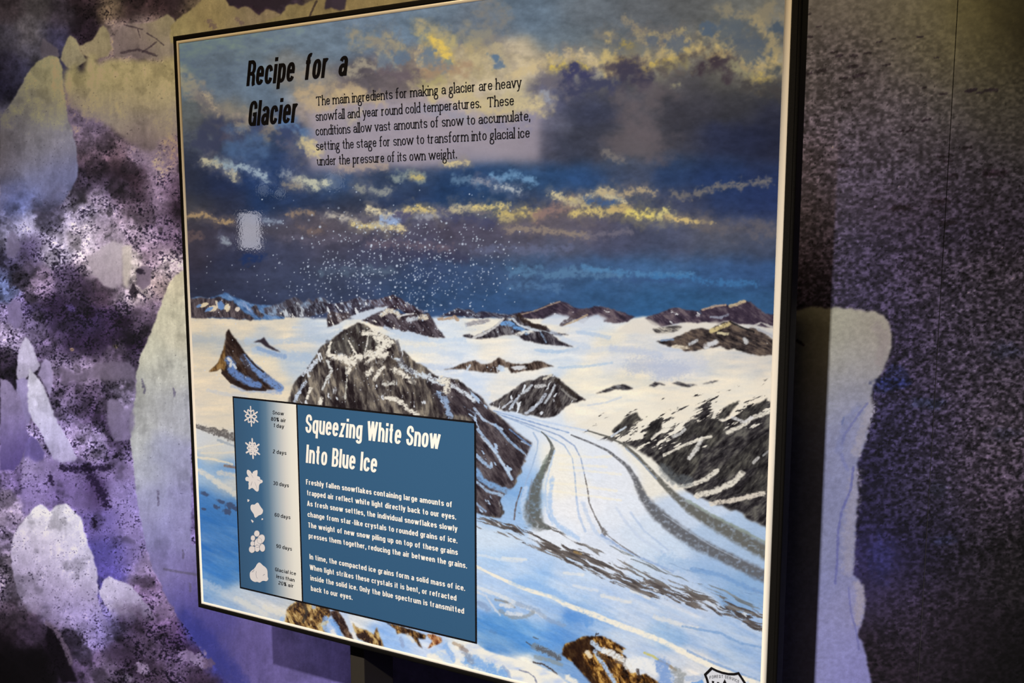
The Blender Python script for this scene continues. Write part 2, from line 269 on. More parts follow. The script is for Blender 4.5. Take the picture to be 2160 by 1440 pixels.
# ------------------------------------------------------------------ the glacier picture printed on the sign
def paint_art():
    A = Canvas(360, -150, 1710, 1650)
    sky = [(400,110,88,98,106),(500,80,100,113,124),(600,60,106,121,136),(750,40,108,124,142),(900,30,106,122,138),(1000,60,108,118,130),
      (1150,30,98,114,130),(1250,30,100,108,117),(1350,30,96,98,102),(1450,20,96,95,94),(1550,20,106,104,98),(1640,20,118,112,100),
      (1200,90,102,116,128),(1300,90,98,106,112),(1400,80,92,97,104),(1550,80,96,98,98),(1640,80,100,98,92),(850,80,104,122,140),(700,90,106,122,138),
      (380,-100,92,100,108),(700,-100,100,112,124),(1100,-100,98,108,116),(1400,-100,94,96,98),(1700,-100,110,104,92),
      (400,170,90,102,116),(480,180,98,112,130),(560,195,104,122,142),(650,165,128,128,126),(750,160,92,84,90),(700,200,160,142,124),
      (850,160,110,98,100),(920,150,165,145,115),(1000,150,196,176,136),(1060,150,205,185,145),(1130,135,186,168,138),(1220,150,172,158,128),(1280,130,160,146,112),
      (1350,135,150,138,110),(1430,110,140,128,104),(1500,110,120,112,92),(1580,140,170,150,110),(1640,130,150,135,105),
      (400,245,100,106,108),(440,270,88,88,98),(500,250,130,124,114),(560,285,78,84,104),(620,290,58,78,114),(680,235,165,148,140),(800,260,152,142,152),
      (900,235,166,150,150),(1000,205,188,170,150),(1080,205,190,176,146),(1140,250,128,124,145),(1170,215,80,80,110),(1200,190,74,74,100),(1250,230,56,60,90),
      (1300,190,82,78,88),(1350,250,84,78,86),(1450,180,76,70,74),(1450,230,64,60,72),(1530,170,84,78,70),(1550,220,60,57,64),(1640,190,74,70,66),(1640,240,48,48,70),
      (400,300,60,66,84),(450,330,54,60,86),(520,315,68,92,132),(590,330,40,64,112),(650,330,112,108,130),(750,330,165,150,160),(900,325,164,150,164),
      (1050,300,152,142,152),(1120,310,122,114,126),(1175,310,58,62,88),(1250,290,66,66,86),(1330,300,98,90,95),(1420,290,72,68,80),(1500,300,44,50,86),(1600,290,38,44,80),(1640,300,42,44,70),
      (400,385,50,55,75),(460,395,38,50,86),(560,395,38,62,110),(640,380,60,74,110),(720,385,58,88,135),(800,385,58,72,104),(860,380,60,80,116),(950,375,40,66,108),(1050,360,46,76,122),
      (1100,385,56,92,138),(1180,380,45,80,130),(1250,380,45,78,128),(1330,365,78,86,112),(1420,370,46,68,110),(1520,370,40,60,106),(1620,370,42,55,95),
      (400,430,76,73,76),(470,435,56,58,78),(560,425,36,60,104),(650,425,44,60,95),(750,425,54,62,86),(850,425,48,66,106),(950,420,38,66,110),(1040,425,44,74,118),
      (1120,425,60,72,104),(1200,430,94,88,100),(1280,420,66,80,110),(1350,425,72,80,104),(1450,430,66,72,100),(1550,430,44,62,108),(1620,430,42,58,106),
      (400,485,72,65,76),(470,490,70,65,82),(600,470,90,84,98),(680,475,98,86,94),(760,475,96,90,104),(830,480,92,88,110),(920,480,94,86,106),(1000,470,88,80,100),
      (1080,475,90,84,104),(1170,465,110,98,106),(1250,470,96,88,104),(1340,470,84,84,106),(1420,480,88,90,112),(1500,480,100,96,104),(1600,480,92,92,108),
      (400,540,66,60,76),(500,540,56,60,88),(600,530,70,74,102),(700,520,80,78,100),(800,530,72,72,98),(900,520,78,78,105),(1000,510,86,84,106),(1100,510,92,90,110),
      (1200,510,88,92,116),(1300,505,84,88,118),(1400,510,78,86,116),(1500,510,82,90,114),(1620,510,68,78,104),
      (410,590,52,52,72),(500,590,62,66,92),(600,590,66,72,100),(700,580,70,78,106),(800,580,68,80,112),(900,580,60,78,118),(1000,580,62,85,126),(1100,580,70,98,140),
      (1200,575,72,102,148),(1300,575,70,106,156),(1400,580,68,110,162),(1500,580,60,96,148),(1620,580,56,88,138),
      (420,630,50,54,76),(520,640,55,62,92),(650,620,62,72,104),(750,620,62,74,108),(850,620,56,82,125),(950,630,58,88,134),(1050,630,56,90,138),(1150,620,60,98,148),
      (1250,620,56,98,148),(1400,630,52,98,148),(1500,630,52,98,146),(1620,630,52,92,138)]
    A.a[:] = A.field(sky, 34, 26, 60, 2, 22)
    n1 = fbm(A.U / 46, A.V / 20, 5, 11, .6); n2 = fbm(A.U / 9, A.V / 6, 3, 12)
    skym = sm((680 - A.V) / 40)[..., None]
    A.a *= 1 - .09 * skym * sm((A.V - 180) / 120)[..., None]
    n3 = fbm(A.U / 18, A.V / 12, 4, 13, .65)
    A.a *= 1 + skym * (.15 * n1 + .06 * n2 + .10 * n3)[..., None]
    sat = (skym[..., 0] * (.10 + .25 * sm((A.U - 1130) / 80) * sm((380 - A.V) / 60)))[..., None]
    A.a += (A.a.mean(-1, keepdims=True) * np.array([.96, 1.01, 1.04], np.float32) - A.a) * sat
    def cl(pts, w, c, a=.8):
        if c[0] > 140 and w < 16: A.stroke(pts, w * 2.6, (c[0] * .62 + 20, c[1] * .62 + 20, c[2] * .66 + 30), .42, 2.2, 1.6, 14, 2, 0, 4, .4)
        A.stroke(pts, w * 1.2, c, min(1, a * 1.15), 2.0, 2.0, max(7, w * .8), 0, 0, 5, .55)
    cream = (205, 182, 140); yel = (222, 196, 110); pale = (176, 164, 140); tan = (150, 136, 112)
    # thin sunlit veils in the upper sky
    for p, w, c, a in [
      ([(376,166),(395,180),(415,195),(432,205),(450,228),(480,240),(515,250)], 22, (142,134,120), .75),
      ([(418,208),(440,235),(470,262)], 20, (95,92,100), .5), ([(432,200),(450,222),(462,240)], 9, (172,156,132), .7),
      ([(505,248),(540,255),(580,262)], 16, (160,146,130), .7), ([(395,300),(420,305),(440,295)], 26, (110,118,126), .6),
      ([(590,165),(615,172),(640,185)], 20, (128,126,122), .8), ([(620,160),(660,158),(700,160)], 18, (150,140,126), .8),
      ([(640,200),(680,188),(720,190),(760,196)], 20, (182,160,128), .8), ([(735,150),(770,138),(800,140)], 16, (160,150,132), .8),
      ([(752,75),(775,85),(800,88),(820,100)], 24, (150,142,124), .85), ([(815,70),(828,92),(842,105),(870,112),(885,125)], 13, (158,148,124), .8),
      ([(805,110),(825,125),(835,140)], 12, (165,156,132), .7), ([(882,120),(888,105),(897,98)], 10, (188,168,132), .85), ([(882,120),(885,138),(892,145)], 10, (200,176,130), .8),
      ([(890,60),(905,58),(918,66),(925,78)], 26, (164,154,126), .9), ([(898,75),(915,85),(930,88),(945,95),(950,110)], 22, (180,166,120), .9),
      ([(914,88),(928,98),(938,118),(948,128)], 15, (224,192,98), .95), ([(975,100),(985,108),(995,110)], 7, (190,168,128), .9),
      ([(1020,20),(1045,15),(1060,30),(1070,42)], 20, (128,126,122), .8), ([(1030,25),(1032,55),(1025,75)], 22, (128,126,122), .7),
      ([(990,75),(1015,80),(1035,75),(1045,90)], 26, (140,136,124), .9), ([(1000,110),(1010,120),(1005,140)], 34, (176,160,120), .85), ([(990,130),(1020,120),(1050,100)], 14, (196,178,136), .7),
      ([(1050,100),(1062,118),(1065,140),(1072,155)], 14, (178,164,134), .9), ([(1085,160),(1110,140),(1140,140),(1165,128)], 18, (205,184,142), .9),
      ([(1165,128),(1190,130),(1205,118),(1220,125),(1245,130)], 15, (206,184,130), .95), ([(1200,118),(1196,112)], 10, (190,172,140), .8), ([(1225,115),(1235,122),(1250,135)], 13, (200,180,140), .9),
      ([(1165,143),(1185,140),(1198,146),(1212,135),(1240,148)], 9, (212,186,92), .85), ([(1320,38),(1328,48),(1345,58),(1358,70)], 10, (140,130,112), .85),
      ([(1345,68),(1370,72),(1385,75),(1410,80),(1440,68),(1452,85)], 12, (158,144,110), .9), ([(1350,80),(1375,90),(1400,92),(1425,85)], 12, (150,138,112), .8),
      ([(1285,78),(1293,98),(1305,118)], 12, (172,154,112), .85), ([(1260,75),(1290,80),(1320,95)], 16, (124,120,112), .6), ([(1315,92),(1325,98)], 10, (178,152,70), .7),
      ([(1285,125),(1300,140),(1290,155)], 22, (196,174,118), .9), ([(1310,126),(1335,130),(1350,140),(1362,150)], 10, (206,178,92), .85), ([(1350,125),(1390,122),(1420,118),(1445,110)], 20, (174,156,116), .85),
      ([(1370,140),(1400,130),(1430,122),(1452,108)], 9, (196,170,92), .8), ([(1420,105),(1450,95),(1480,105),(1500,115),(1530,115),(1550,125)], 22, (186,164,112), .9),
      ([(1480,70),(1500,85),(1515,75),(1530,60),(1540,70)], 12, (140,130,108), .85), ([(1525,25),(1545,30),(1590,35),(1620,45)], 20, (132,124,106), .9), ([(1590,40),(1610,60),(1630,85),(1632,110)], 16, (150,136,106), .9),
      ([(1550,115),(1580,130),(1610,145),(1640,135)], 28, (186,162,110), .9), ([(1615,120),(1630,110)], 18, (150,136,104), .7), ([(1585,160),(1610,168),(1625,165)], 15, (188,164,92), .8),
      ([(1620,20),(1640,40)], 24, (132,122,102), .8)]: cl(p, w, c, a)
    for x, y, r, c, a in [(845,120,18,(98,116,136),.8),(905,105,12,(104,120,138),.8),(905,128,22,(108,124,140),.7),(940,140,20,(98,118,140),.7),(1045,120,12,(92,116,142),.9),(1050,138,12,(88,112,140),.8),
        (815,130,22,(104,122,142),.6),(1375,85,14,(92,100,112),.8),(1430,92,24,(86,96,112),.8),(1495,62,18,(82,96,112),.9),(1545,60,34,(88,96,104),.8),(1580,105,38,(84,92,102),.85),(1645,62,18,(72,84,98),.9),
        (1300,100,18,(88,96,108),.6),(1335,105,20,(120,116,104),.6)]: A.ell(x, y, r, r * .75, 0, c, a, 1.0, .9, 9)
    # big dark cumulus on the right, its broken edge and purple belly
    for p, w, c, a in [
      ([(1200,165),(1215,150),(1235,160)], 26, (66,66,96), .9), ([(1150,165),(1180,172),(1200,185)], 24, (110,104,112), .8),
      ([(1300,150),(1325,142),(1345,152),(1352,165)], 24, (92,82,84), .9), ([(1400,145),(1440,135),(1460,115),(1480,112)], 22, (96,88,82), .85), ([(1410,140),(1430,130),(1450,140)], 16, (146,134,92), .5),
      ([(1485,140),(1510,125),(1530,125),(1535,145)], 26, (66,56,62), .95), ([(1545,130),(1560,145),(1575,160)], 15, (146,140,108), .7), ([(1625,165),(1640,145)], 24, (82,84,84), .9),
      ([(1320,160),(1350,152),(1365,170)], 30, (64,60,76), .8), ([(1200,190),(1240,175),(1290,175)], 22, (64,66,90), .8), ([(1560,175),(1600,185),(1640,190)], 22, (66,62,62), .7),
      ([(1320,215),(1350,225),(1380,200),(1410,190)], 34, (104,94,96), .5), ([(1340,235),(1360,260),(1390,300)], 40, (104,94,98), .5), ([(1420,182),(1432,176)], 6, (150,142,112), .6), ([(1310,290),(1350,310),(1370,300)], 44, (104,94,98), .5)]: cl(p, w, c, a)
    # left: cumulus below the title
    for p, w, c, a in [
      ([(440,300),(470,285),(500,282)], 36, (62,66,90), .8), ([(480,280),(500,275)], 18, (84,80,94), .7), ([(505,265),(540,270),(560,265)], 16, (150,138,122), .7),
      ([(555,270),(600,268),(640,285)], 34, (62,72,104), .8), ([(590,262),(615,258),(640,275),(645,295)], 20, (96,124,160), .7), ([(560,285),(575,275)], 18, (150,134,112), .5),
      ([(500,300),(530,310),(550,300)], 34, (84,112,150), .5), ([(635,300),(650,310),(660,320),(668,318)], 14, (190,174,136), .9), ([(600,300),(615,315)], 16, (96,92,108), .5)]: cl(p, w, c, a)
    # haze box behind the text
    b = A.box(630, 150, 1165, 380)
    m = blur(A.inside(b, [(655, 232), (720, 215), (900, 215), (1000, 235), (1090, 232), (1140, 225), (1139, 338), (654, 360)], 0), 8)
    A.put(b, .72 * m, (163, 152, 162))
    for p, w, c, a in [([(665,215),(720,205),(760,208),(800,215)], 18, (196,172,130), .7), ([(655,212),(690,228)], 20, (188,166,134), .6), ([(740,255),(760,232)], 10, (188,174,150), .6),
      ([(900,185),(960,190),(1010,210),(1060,228)], 30, (200,182,138), .75), ([(1010,225),(1040,240),(1075,240),(1090,225)], 20, (198,180,138), .75), ([(1080,200),(1100,215),(1130,225),(1140,210)], 30, (196,180,142), .85),
      ([(1090,225),(1120,230),(1145,215)], 10, (206,188,146), .8), ([(880,230),(930,235),(980,250)], 18, (150,148,162), .6), ([(1020,260),(1080,265),(1120,255)], 22, (136,132,152), .5), ([(1150,200),(1160,215)], 12, (150,152,162), .8),
      ([(650,300),(665,318)], 16, (206,188,142), .85), ([(720,352),(770,350),(810,348)], 12, (178,158,142), .6), ([(940,346),(965,343),(985,342)], 7, (212,194,146), .8),
      ([(880,165),(900,178),(930,170)], 16, (176,164,112), .6), ([(800,150),(840,158),(880,160)], 16, (104,92,98), .7), ([(905,150),(950,148),(990,145)], 18, (166,136,108), .6)]: cl(p, w, c, a)
    # sun breaks in the middle band
    for p, w, c, a in [
      ([(432,340),(455,343),(475,350),(490,362),(494,373)], 10, (186,178,150), .9), ([(475,348),(500,352),(520,355),(540,362),(555,370),(562,378)], 9, (150,166,180), .9), ([(455,340),(480,345)], 14, (130,146,156), .5),
      ([(600,365),(615,372)], 12, (140,148,160), .7), ([(625,378),(645,385),(670,390),(690,388)], 12, (186,186,166), .95), ([(600,390),(630,392)], 8, (150,140,124), .6),
      ([(755,395),(765,400)], 10, (150,150,140), .7), ([(785,400),(800,405),(820,402)], 9, (150,152,146), .7), ([(830,375),(850,372),(870,368),(888,374)], 14, (136,146,144), .8), ([(870,372),(890,376)], 6, (196,180,120), .8),
      ([(960,378),(990,380),(1010,388)], 12, (100,128,158), .7), ([(1040,375),(1075,370),(1105,378),(1120,380)], 13, (110,148,184), .8), ([(1005,380),(1030,388)], 8, (150,150,160), .6), ([(1050,392),(1075,396),(1095,405)], 9, (172,178,184), .85),
      ([(395,456),(420,452),(440,455),(460,465),(490,468)], 7, (164,138,104), .85), ([(470,505),(480,510)], 9, (142,148,160), .8), ([(395,500),(420,495)], 12, (110,90,88), .6), ([(560,465),(590,468)], 7, (142,152,170), .7), ([(610,452),(640,448),(660,450)], 8, (150,128,108), .7),
      ([(635,480),(660,490),(680,480)], 12, (128,108,100), .6), ([(690,455),(720,458),(740,462),(755,470)], 10, (176,168,158), .85), ([(745,470),(760,478),(780,478),(800,474)], 8, (214,196,142), .9),
      ([(780,443),(800,448),(815,455),(835,450),(860,445)], 10, (214,200,164), .95), ([(800,470),(820,482),(840,478),(850,482)], 9, (224,204,150), .95), ([(808,465),(835,465)], 10, (150,170,206), .85), ([(860,443),(885,440),(905,445),(920,450)], 9, (218,194,124), .95),
      ([(880,458),(910,456),(940,452)], 10, (160,160,168), .7), ([(935,450),(960,442),(990,440),(1010,442)], 12, (184,172,142), .9), ([(1000,440),(1030,438),(1060,434),(1070,432)], 8, (214,194,132), .95), ([(840,452),(870,455),(850,460)], 9, (86,84,112), .8),
      ([(1000,450),(1040,448)], 6, (120,112,118), .6), ([(1055,455),(1080,453),(1110,448),(1130,452)], 12, (206,184,116), .9), ([(1060,462),(1080,462)], 7, (180,164,120), .7), ([(1130,455),(1160,445),(1190,435),(1210,428)], 16, (144,118,112), .8),
      ([(1165,410),(1180,415),(1195,425),(1215,428)], 9, (202,188,150), .9), ([(1200,420),(1225,425),(1240,430),(1232,432)], 8, (206,188,132), .9), ([(1225,420),(1250,412),(1275,405)], 10, (180,168,142), .85), ([(1210,450),(1240,445),(1270,446),(1300,440)], 11, (206,184,120), .95),
      ([(1270,404),(1290,408),(1310,412)], 12, (192,174,136), .95), ([(1280,414),(1310,420),(1318,428)], 6, (196,184,150), .9), ([(1320,408),(1345,402),(1380,405)], 9, (170,152,124), .85), ([(1290,440),(1310,442),(1325,445)], 11, (196,170,116), .9), ([(1240,422),(1270,428),(1300,425)], 11, (70,94,134), .8),
      ([(1328,446),(1350,455),(1378,455)], 12, (226,206,116), .95), ([(1395,455),(1405,447),(1415,455)], 11, (216,200,130), .95), ([(1405,458),(1430,462),(1450,466),(1480,468),(1500,470)], 7, (204,178,120), .9), ([(1420,408),(1450,414),(1480,405),(1510,395),(1560,388),(1620,382)], 11, (118,112,108), .75),
      ([(1275,320),(1290,328),(1310,335)], 12, (130,122,116), .6), ([(1480,470),(1520,478),(1580,485),(1640,482)], 22, (104,98,102), .6), ([(1070,485),(1100,482),(1150,486),(1200,492),(1240,496)], 9, (150,134,120), .7), ([(1230,498),(1280,494),(1330,488)], 10, (118,112,124), .6),
      ([(780,512),(830,515),(880,520),(950,525)], 12, (112,98,110), .6), ([(820,530),(900,538),(980,540)], 14, (62,62,88), .6), ([(1000,528),(1060,522),(1140,530),(1200,525)], 12, (104,110,140), .6), ([(930,455),(990,460),(1040,470)], 16, (72,74,104), .6),
      ([(1080,570),(1150,578),(1240,572),(1300,582)], 14, (88,124,160), .8), ([(1230,566),(1320,575),(1400,580),(1460,578)], 8, (84,132,176), .7), ([(1380,582),(1450,584),(1500,594),(1600,598)], 9, (66,116,166), .7), ([(1290,588),(1350,592),(1440,592)], 7, (58,84,128), .6),
      ([(1080,605),(1130,602),(1180,608)], 10, (84,118,158), .7), ([(680,575),(760,570),(820,575)], 12, (92,108,128), .6), ([(600,500),(680,508),(760,500)], 10, (100,94,110), .5), ([(520,545),(560,540)], 14, (36,52,92), .8)]: cl(p, w, c, a)
    # falling snow (drawn later over the far ridges)
    # ---- snow basin
    snow = [(400,690,222,206,180),(500,690,226,210,184),(600,690,228,214,190),(420,720,188,186,178),(480,722,190,190,186),(560,720,196,198,198),(420,760,224,208,182),(420,810,226,210,186),(450,840,228,212,188),
      (560,760,230,216,190),(620,760,190,200,210),(620,720,226,214,194),(650,700,196,206,218),(560,800,228,214,190),(450,880,224,210,188),(430,930,205,206,208),(480,950,208,208,206),(450,960,222,210,188),
      (700,675,220,224,226),(760,690,236,230,216),(880,700,214,224,236),(880,725,240,234,220),(960,700,226,232,238),(960,730,224,232,240),(920,745,240,236,226),(950,760,228,232,238),(1000,690,238,232,218),
      (1050,730,240,234,222),(1100,745,226,230,234),(1180,745,222,228,234),(1180,700,236,230,218),(1220,712,222,226,232),(1250,680,214,222,232),(1280,725,240,230,210),(1300,760,220,222,226),(1350,740,226,222,216),(1400,760,210,212,218),
      (1450,775,208,210,216),(1500,750,222,216,206),(1560,770,214,208,200),(1630,770,208,202,194),(1330,790,232,224,206),(1450,810,236,226,208),(1550,800,236,226,208),(1630,800,230,218,200),(1000,800,226,232,240),(1060,820,238,234,226),
      (1100,770,240,236,228),(1250,800,242,234,216),(1300,840,246,238,220),(1240,870,246,238,222),(1150,900,226,232,240),(1200,930,232,236,242),(1180,960,248,242,228),(1100,900,214,226,242),(1250,990,230,234,242),(1200,1020,246,240,228),(1300,1000,232,234,240),
      (1250,1060,238,238,242),(1200,1080,242,240,240),(1300,1080,230,234,242),(1180,1110,232,236,244),(1350,1130,214,224,238),(1280,1150,222,228,240),(1100,1060,150,186,226),(1090,1000,156,190,230),(1075,1080,166,196,232),(1085,1040,140,180,226),(1105,965,196,214,238),
      (1380,960,240,234,220),(1400,1000,236,230,218),(1450,1080,200,212,230),(1500,1140,176,196,222),(1560,1170,166,188,216),(1500,1200,160,186,220),(1580,1240,140,172,210),(1440,1210,190,206,230),(1400,1170,204,218,236),
      (1040,1150,212,226,242),(1040,1180,176,206,240),(1100,1190,190,212,240),(1120,1225,158,194,236),(1200,1230,196,214,238),(1160,1250,170,200,236),(1280,1270,196,212,236),(1250,1290,164,194,230),(1350,1300,190,206,230),(1400,1340,158,188,222),(1450,1300,196,208,228),
      (1500,1340,178,198,226),(1550,1380,164,188,220),(1600,1340,176,196,224),(1600,1420,168,190,222),(1020,1215,192,212,238),(1040,1240,186,208,238),(1030,1265,150,184,226),(1100,1270,176,200,232),(1150,1290,170,196,230),(1050,1320,100,156,214),(1100,1340,104,160,218),
      (1020,1340,104,154,208),(1150,1340,116,166,222),(1200,1330,120,164,216),(1060,1360,96,148,206),(1220,1310,110,156,216),(1250,1320,160,190,228),(1300,1350,192,208,230),(1350,1370,204,214,230),(1420,1400,214,218,226),(1470,1410,232,228,224),(1450,1435,210,214,222),
      (1180,1400,124,164,212),(1220,1430,128,164,212),(420,980,130,168,210),(470,985,110,154,204),(440,1010,176,192,206),(490,1030,206,204,198),(430,1040,72,124,184),(480,1060,70,122,182),(440,1090,66,118,178),(480,1140,72,124,184),(440,1160,66,118,180),
      (470,1200,74,128,188),(450,1225,92,140,192),(430,1255,140,168,198),(480,1265,170,188,208),(520,1280,186,196,210),(560,1290,200,204,210),(620,1300,206,206,204),(700,1310,180,200,232),(760,1310,232,230,226),(800,1330,150,186,236),(850,1350,170,200,240),
      (900,1370,206,218,240),(940,1385,150,186,234),(1000,1400,110,158,218),(980,1370,240,236,224),(1050,1400,226,228,234),(1100,1420,246,240,226),(1160,1440,236,234,230),(1100,1500,236,234,230),(1300,1500,200,208,220),(1600,1500,170,190,220)]
    f = A.field(snow, 20, 10, 30, 6, 15)
    b = A.box(360, 640, 1710, 1650)
    edge = sm((A.V[b] - 664 + 5 * fbm(A.U[b] / 30, A.V[b] / 30, 3, 4)) / 10)
    grain = fbm(A.U[b] / 3.2, A.V[b] / 2.2, 3, 15)
    # wind-blown dabs lean with the slopes
    dab = fbm((A.U[b] + A.V[b] * .5) / 7, (A.V[b] - A.U[b] * .36) / 2.2, 3, 16) * sm((A.V[b] - 900) / 150)
    lowr = sm((A.V[b] - 1120 + .15 * (1000 - A.U[b])) / 120)
    tt = math.radians(24); sl = A.U[b] * math.cos(tt) + A.V[b] * math.sin(tt); sx = -A.U[b] * math.sin(tt) + A.V[b] * math.cos(tt)
    sk = fbm(sl / 60, sx / 11, 4, 17, .5) * lowr
    basin = fbm(A.U[b] / 45, A.V[b] / 9, 5, 18, .6) * (1 - lowr) * sm((930 - A.V[b]) / 80)
    base = f[b] * (1 + .022 * grain + .05 * dab)[..., None]
    base = base + (sk[..., None] * np.array([36, 24, 7], np.float32)) + basin[..., None] * np.array([26, 17, 4], np.float32)
    A.put(b, edge, np.clip(base, 0, 252))
    def st(p, w, c, a=.8, soft=1., nz=.8, ns=6): A.stroke(p, w, c, a, soft, nz, ns, 0, 0, 5, .35)
    blue = (172, 190, 212)
    for p, w, c, a in [([(400,712),(440,716),(500,722),(545,725)], 14, (178,182,184), .7), ([(520,718),(580,720),(620,718),(680,712),(720,700)], 12, (180,194,210), .7), ([(540,738),(600,748),(650,756),(670,770)], 18, (172,190,212), .7), ([(545,735),(575,745),(600,752)], 9, (120,150,196), .6),
      ([(620,690),(680,692),(720,690)], 6, (190,200,214), .6), ([(850,712),(920,718),(980,716)], 10, (196,214,236), .7), ([(850,735),(920,738),(970,752)], 14, (204,218,236), .6), ([(880,770),(930,776),(960,777)], 12, (196,210,232), .7), ([(1130,738),(1180,742),(1220,735)], 7, (160,190,224), .6),
      ([(1200,740),(1260,738),(1300,732)], 12, (206,214,226), .6), ([(1180,775),(1240,772),(1290,765)], 6, (170,196,224), .6), ([(1220,700),(1260,706),(1285,712)], 8, (176,198,226), .6), ([(1290,735),(1340,738),(1390,748)], 14, (188,198,220), .6), ([(1340,775),(1390,780),(1440,775),(1480,765)], 26, (196,200,214), .5),
      ([(985,795),(1005,810),(1020,830),(1025,850)], 24, (206,220,240), .6), ([(1240,855),(1280,848),(1310,838)], 4, (196,206,222), .6), ([(440,823),(470,830),(520,838)], 8, (190,196,206), .5), ([(490,815),(530,823),(590,826)], 9, (150,168,204), .7)]: st(p, w, c, a)
    A.stroke([(1330,772),(1360,765),(1400,772),(1440,780),(1390,790)], 26, (168,178,206), .35, 1., 1.6, 3)
    # ---- far ranges
    DK = ((44,38,44), (72,64,70), (112,102,104)); PU = ((48,40,52), (72,60,74), (112,98,104))
    def mt(p, ang=75, size=7, pal=DK, sn=None, thr=.3, jit=2., seed=0, con=1.2): A.poly(p, rock(ang, size, pal, seed + p[0][0] * .01, sn, thr, con), 1, jit, 5, .6)
    mt([(398,630),(418,625),(440,629),(456,625),(476,616),(488,624),(500,627),(515,634),(530,640),(548,643),(566,644),(590,645),(600,650),(600,672),(540,675),(398,668)], 40, 7, ((54,78,120),(80,114,160),(120,150,190)))
    mt([(398,630),(425,627),(446,630),(462,625),(470,628),(480,634),(492,633),(500,645),(515,658),(530,666),(538,673),(528,677),(515,672),(507,675),(492,671),(480,670),(462,670),(447,669),(430,672),(415,671),(398,668)], 80, 5, ((46,40,46),(72,62,66),(104,92,94)))
    mt([(528,648),(540,642),(548,655),(558,665),(553,671),(540,664)], 60, 4); mt([(505,634),(520,640),(532,655),(540,668),(525,655)], 45, 4, ((90,120,168),(130,150,190),(190,196,206)))
    for x, y, rx, ry, c in [(430,643,9,4,(226,206,170)),(450,650,10,6,(224,206,176)),(459,642,3,10,(220,204,180)),(479,648,6,8,(230,212,180)),(501,652,5,4,(220,206,190)),(442,652,9,4,(108,140,188)),(467,645,7,9,(104,136,186)),(420,645,6,3,(108,136,180))]: A.ell(x, y, rx, ry, -20, c, .95, .5, .5, 4)
    mt([(556,650),(590,640),(606,633),(623,625),(632,631),(642,640),(652,628),(660,636),(667,630),(678,626),(690,632),(700,640),(690,660),(650,668),(600,667),(575,666),(560,662)], 60, 6, ((62,56,64),(92,92,106),(140,160,186)))
    mt([(588,660),(605,650),(620,640),(627,637),(640,650),(648,658),(640,668),(620,669),(600,668)], 70, 4, ((44,38,46),(84,82,92),(196,200,206)), (214,210,204), .35)
    mt([(646,652),(662,640),(672,636),(690,638),(700,645),(695,658),(668,661),(650,657)], 60, 4, ((40,36,46),(70,68,80),(150,160,180)))
    mt([(690,640),(712,639),(735,634),(748,629),(758,626),(770,632),(785,638),(800,640),(800,655),(770,668),(730,668),(700,664),(690,660)], 60, 5, ((46,40,52),(74,70,84),(150,160,182)), (214,216,220), .3)
    mt([(770,632),(790,632),(810,628),(828,620),(842,628),(860,638),(880,650),(900,658),(885,662),(860,662),(840,652),(815,655),(795,648)], 60, 5, ((46,36,46),(86,74,84),(136,140,160)), (220,214,206), .42)
    mt([(690,664),(700,656),(712,660),(722,661),(732,658),(742,665),(750,671),(735,671),(715,682),(690,690)], 60, 5, ((48,40,46),(78,68,72),(150,140,140)), (222,216,206), .4)
    A.poly([(735,668),(770,655),(800,648),(820,646),(800,664),(770,674),(750,674)], (206,214,226), .95, 2, 5, 1)
    mt([(762,676),(785,665),(803,656),(812,654),(822,652),(838,660),(856,662),(872,660),(884,655),(893,662),(903,660),(912,672),(920,686),(930,700),(939,712),(922,712),(905,711),(890,706),(875,702),(862,698),(850,700),(838,694),(822,697),(808,690),(792,687),(778,680)], 50, 6, ((42,34,42),(76,66,72),(112,104,112)), (226,220,212), .42)
    for p, w, c in [([(805,664),(820,654),(838,660),(842,668)], 9, (236,226,206)), ([(888,668),(898,668)], 12, (238,226,204)), ([(862,674),(878,672)], 9, (214,220,228)), ([(838,668),(856,663),(872,661)], 4, (222,220,220)), ([(812,690),(835,700),(870,706),(900,712)], 8, (196,210,228))]: st(p, w, c, .9)
    mt([(925,668),(945,658),(965,650),(980,653),(992,652),(1003,660),(1015,656),(1030,657),(1050,661),(1070,663),(1090,660),(1090,668),(1060,672),(1040,668),(1010,672),(985,668),(950,666)], 30, 5, ((48,44,60),(70,66,80),(130,136,150)), (206,212,220), .35)
    st([(925,672),(945,672),(960,668),(965,674)], 6, (180,150,122), .9); st([(985,684),(1010,680),(1030,676)], 9, (126,122,132), .7)
    mt([(1085,662),(1100,657),(1112,657),(1125,656),(1142,648),(1160,640),(1181,634),(1195,638),(1208,646),(1222,651),(1240,650),(1255,646),(1266,645),(1285,650),(1310,657),(1330,664),(1340,668),(1325,678),(1300,682),(1275,678),(1262,664),(1245,670),(1230,682),(1210,674),(1190,668),(1170,664),(1150,672),(1125,672),(1100,670)], 35, 7, PU, (214,212,212), .38)
    A.poly([(1150,670),(1172,660),(1190,664),(1215,674),(1240,668),(1262,662),(1280,672),(1260,688),(1200,688),(1140,682)], (214,220,230), .9, 2.5, 6, 1.5); st([(1190,685),(1215,676),(1238,664)], 4, (190,166,134), .8); st([(1185,684),(1205,672),(1225,660),(1240,655)], 8, (78,66,72), .8)
    st([(1080,668),(1130,655),(1160,643),(1181,636)], 3, (190,164,140), .6)
    mt([(1360,670),(1385,662),(1410,652),(1427,648),(1440,652),(1452,654),(1470,655),(1490,668),(1500,678),(1470,682),(1440,680),(1420,684),(1395,690),(1375,684)], 35, 6, PU, (206,204,206), .45)
    mt([(1475,655),(1490,650),(1510,645),(1530,641),(1537,645),(1552,640),(1570,633),(1582,636),(1600,650),(1615,661),(1626,663),(1642,661),(1642,692),(1615,690),(1590,684),(1560,683),(1535,676),(1515,684),(1490,678)], 40, 7, ((52,42,56),(66,54,68),(96,84,92)))
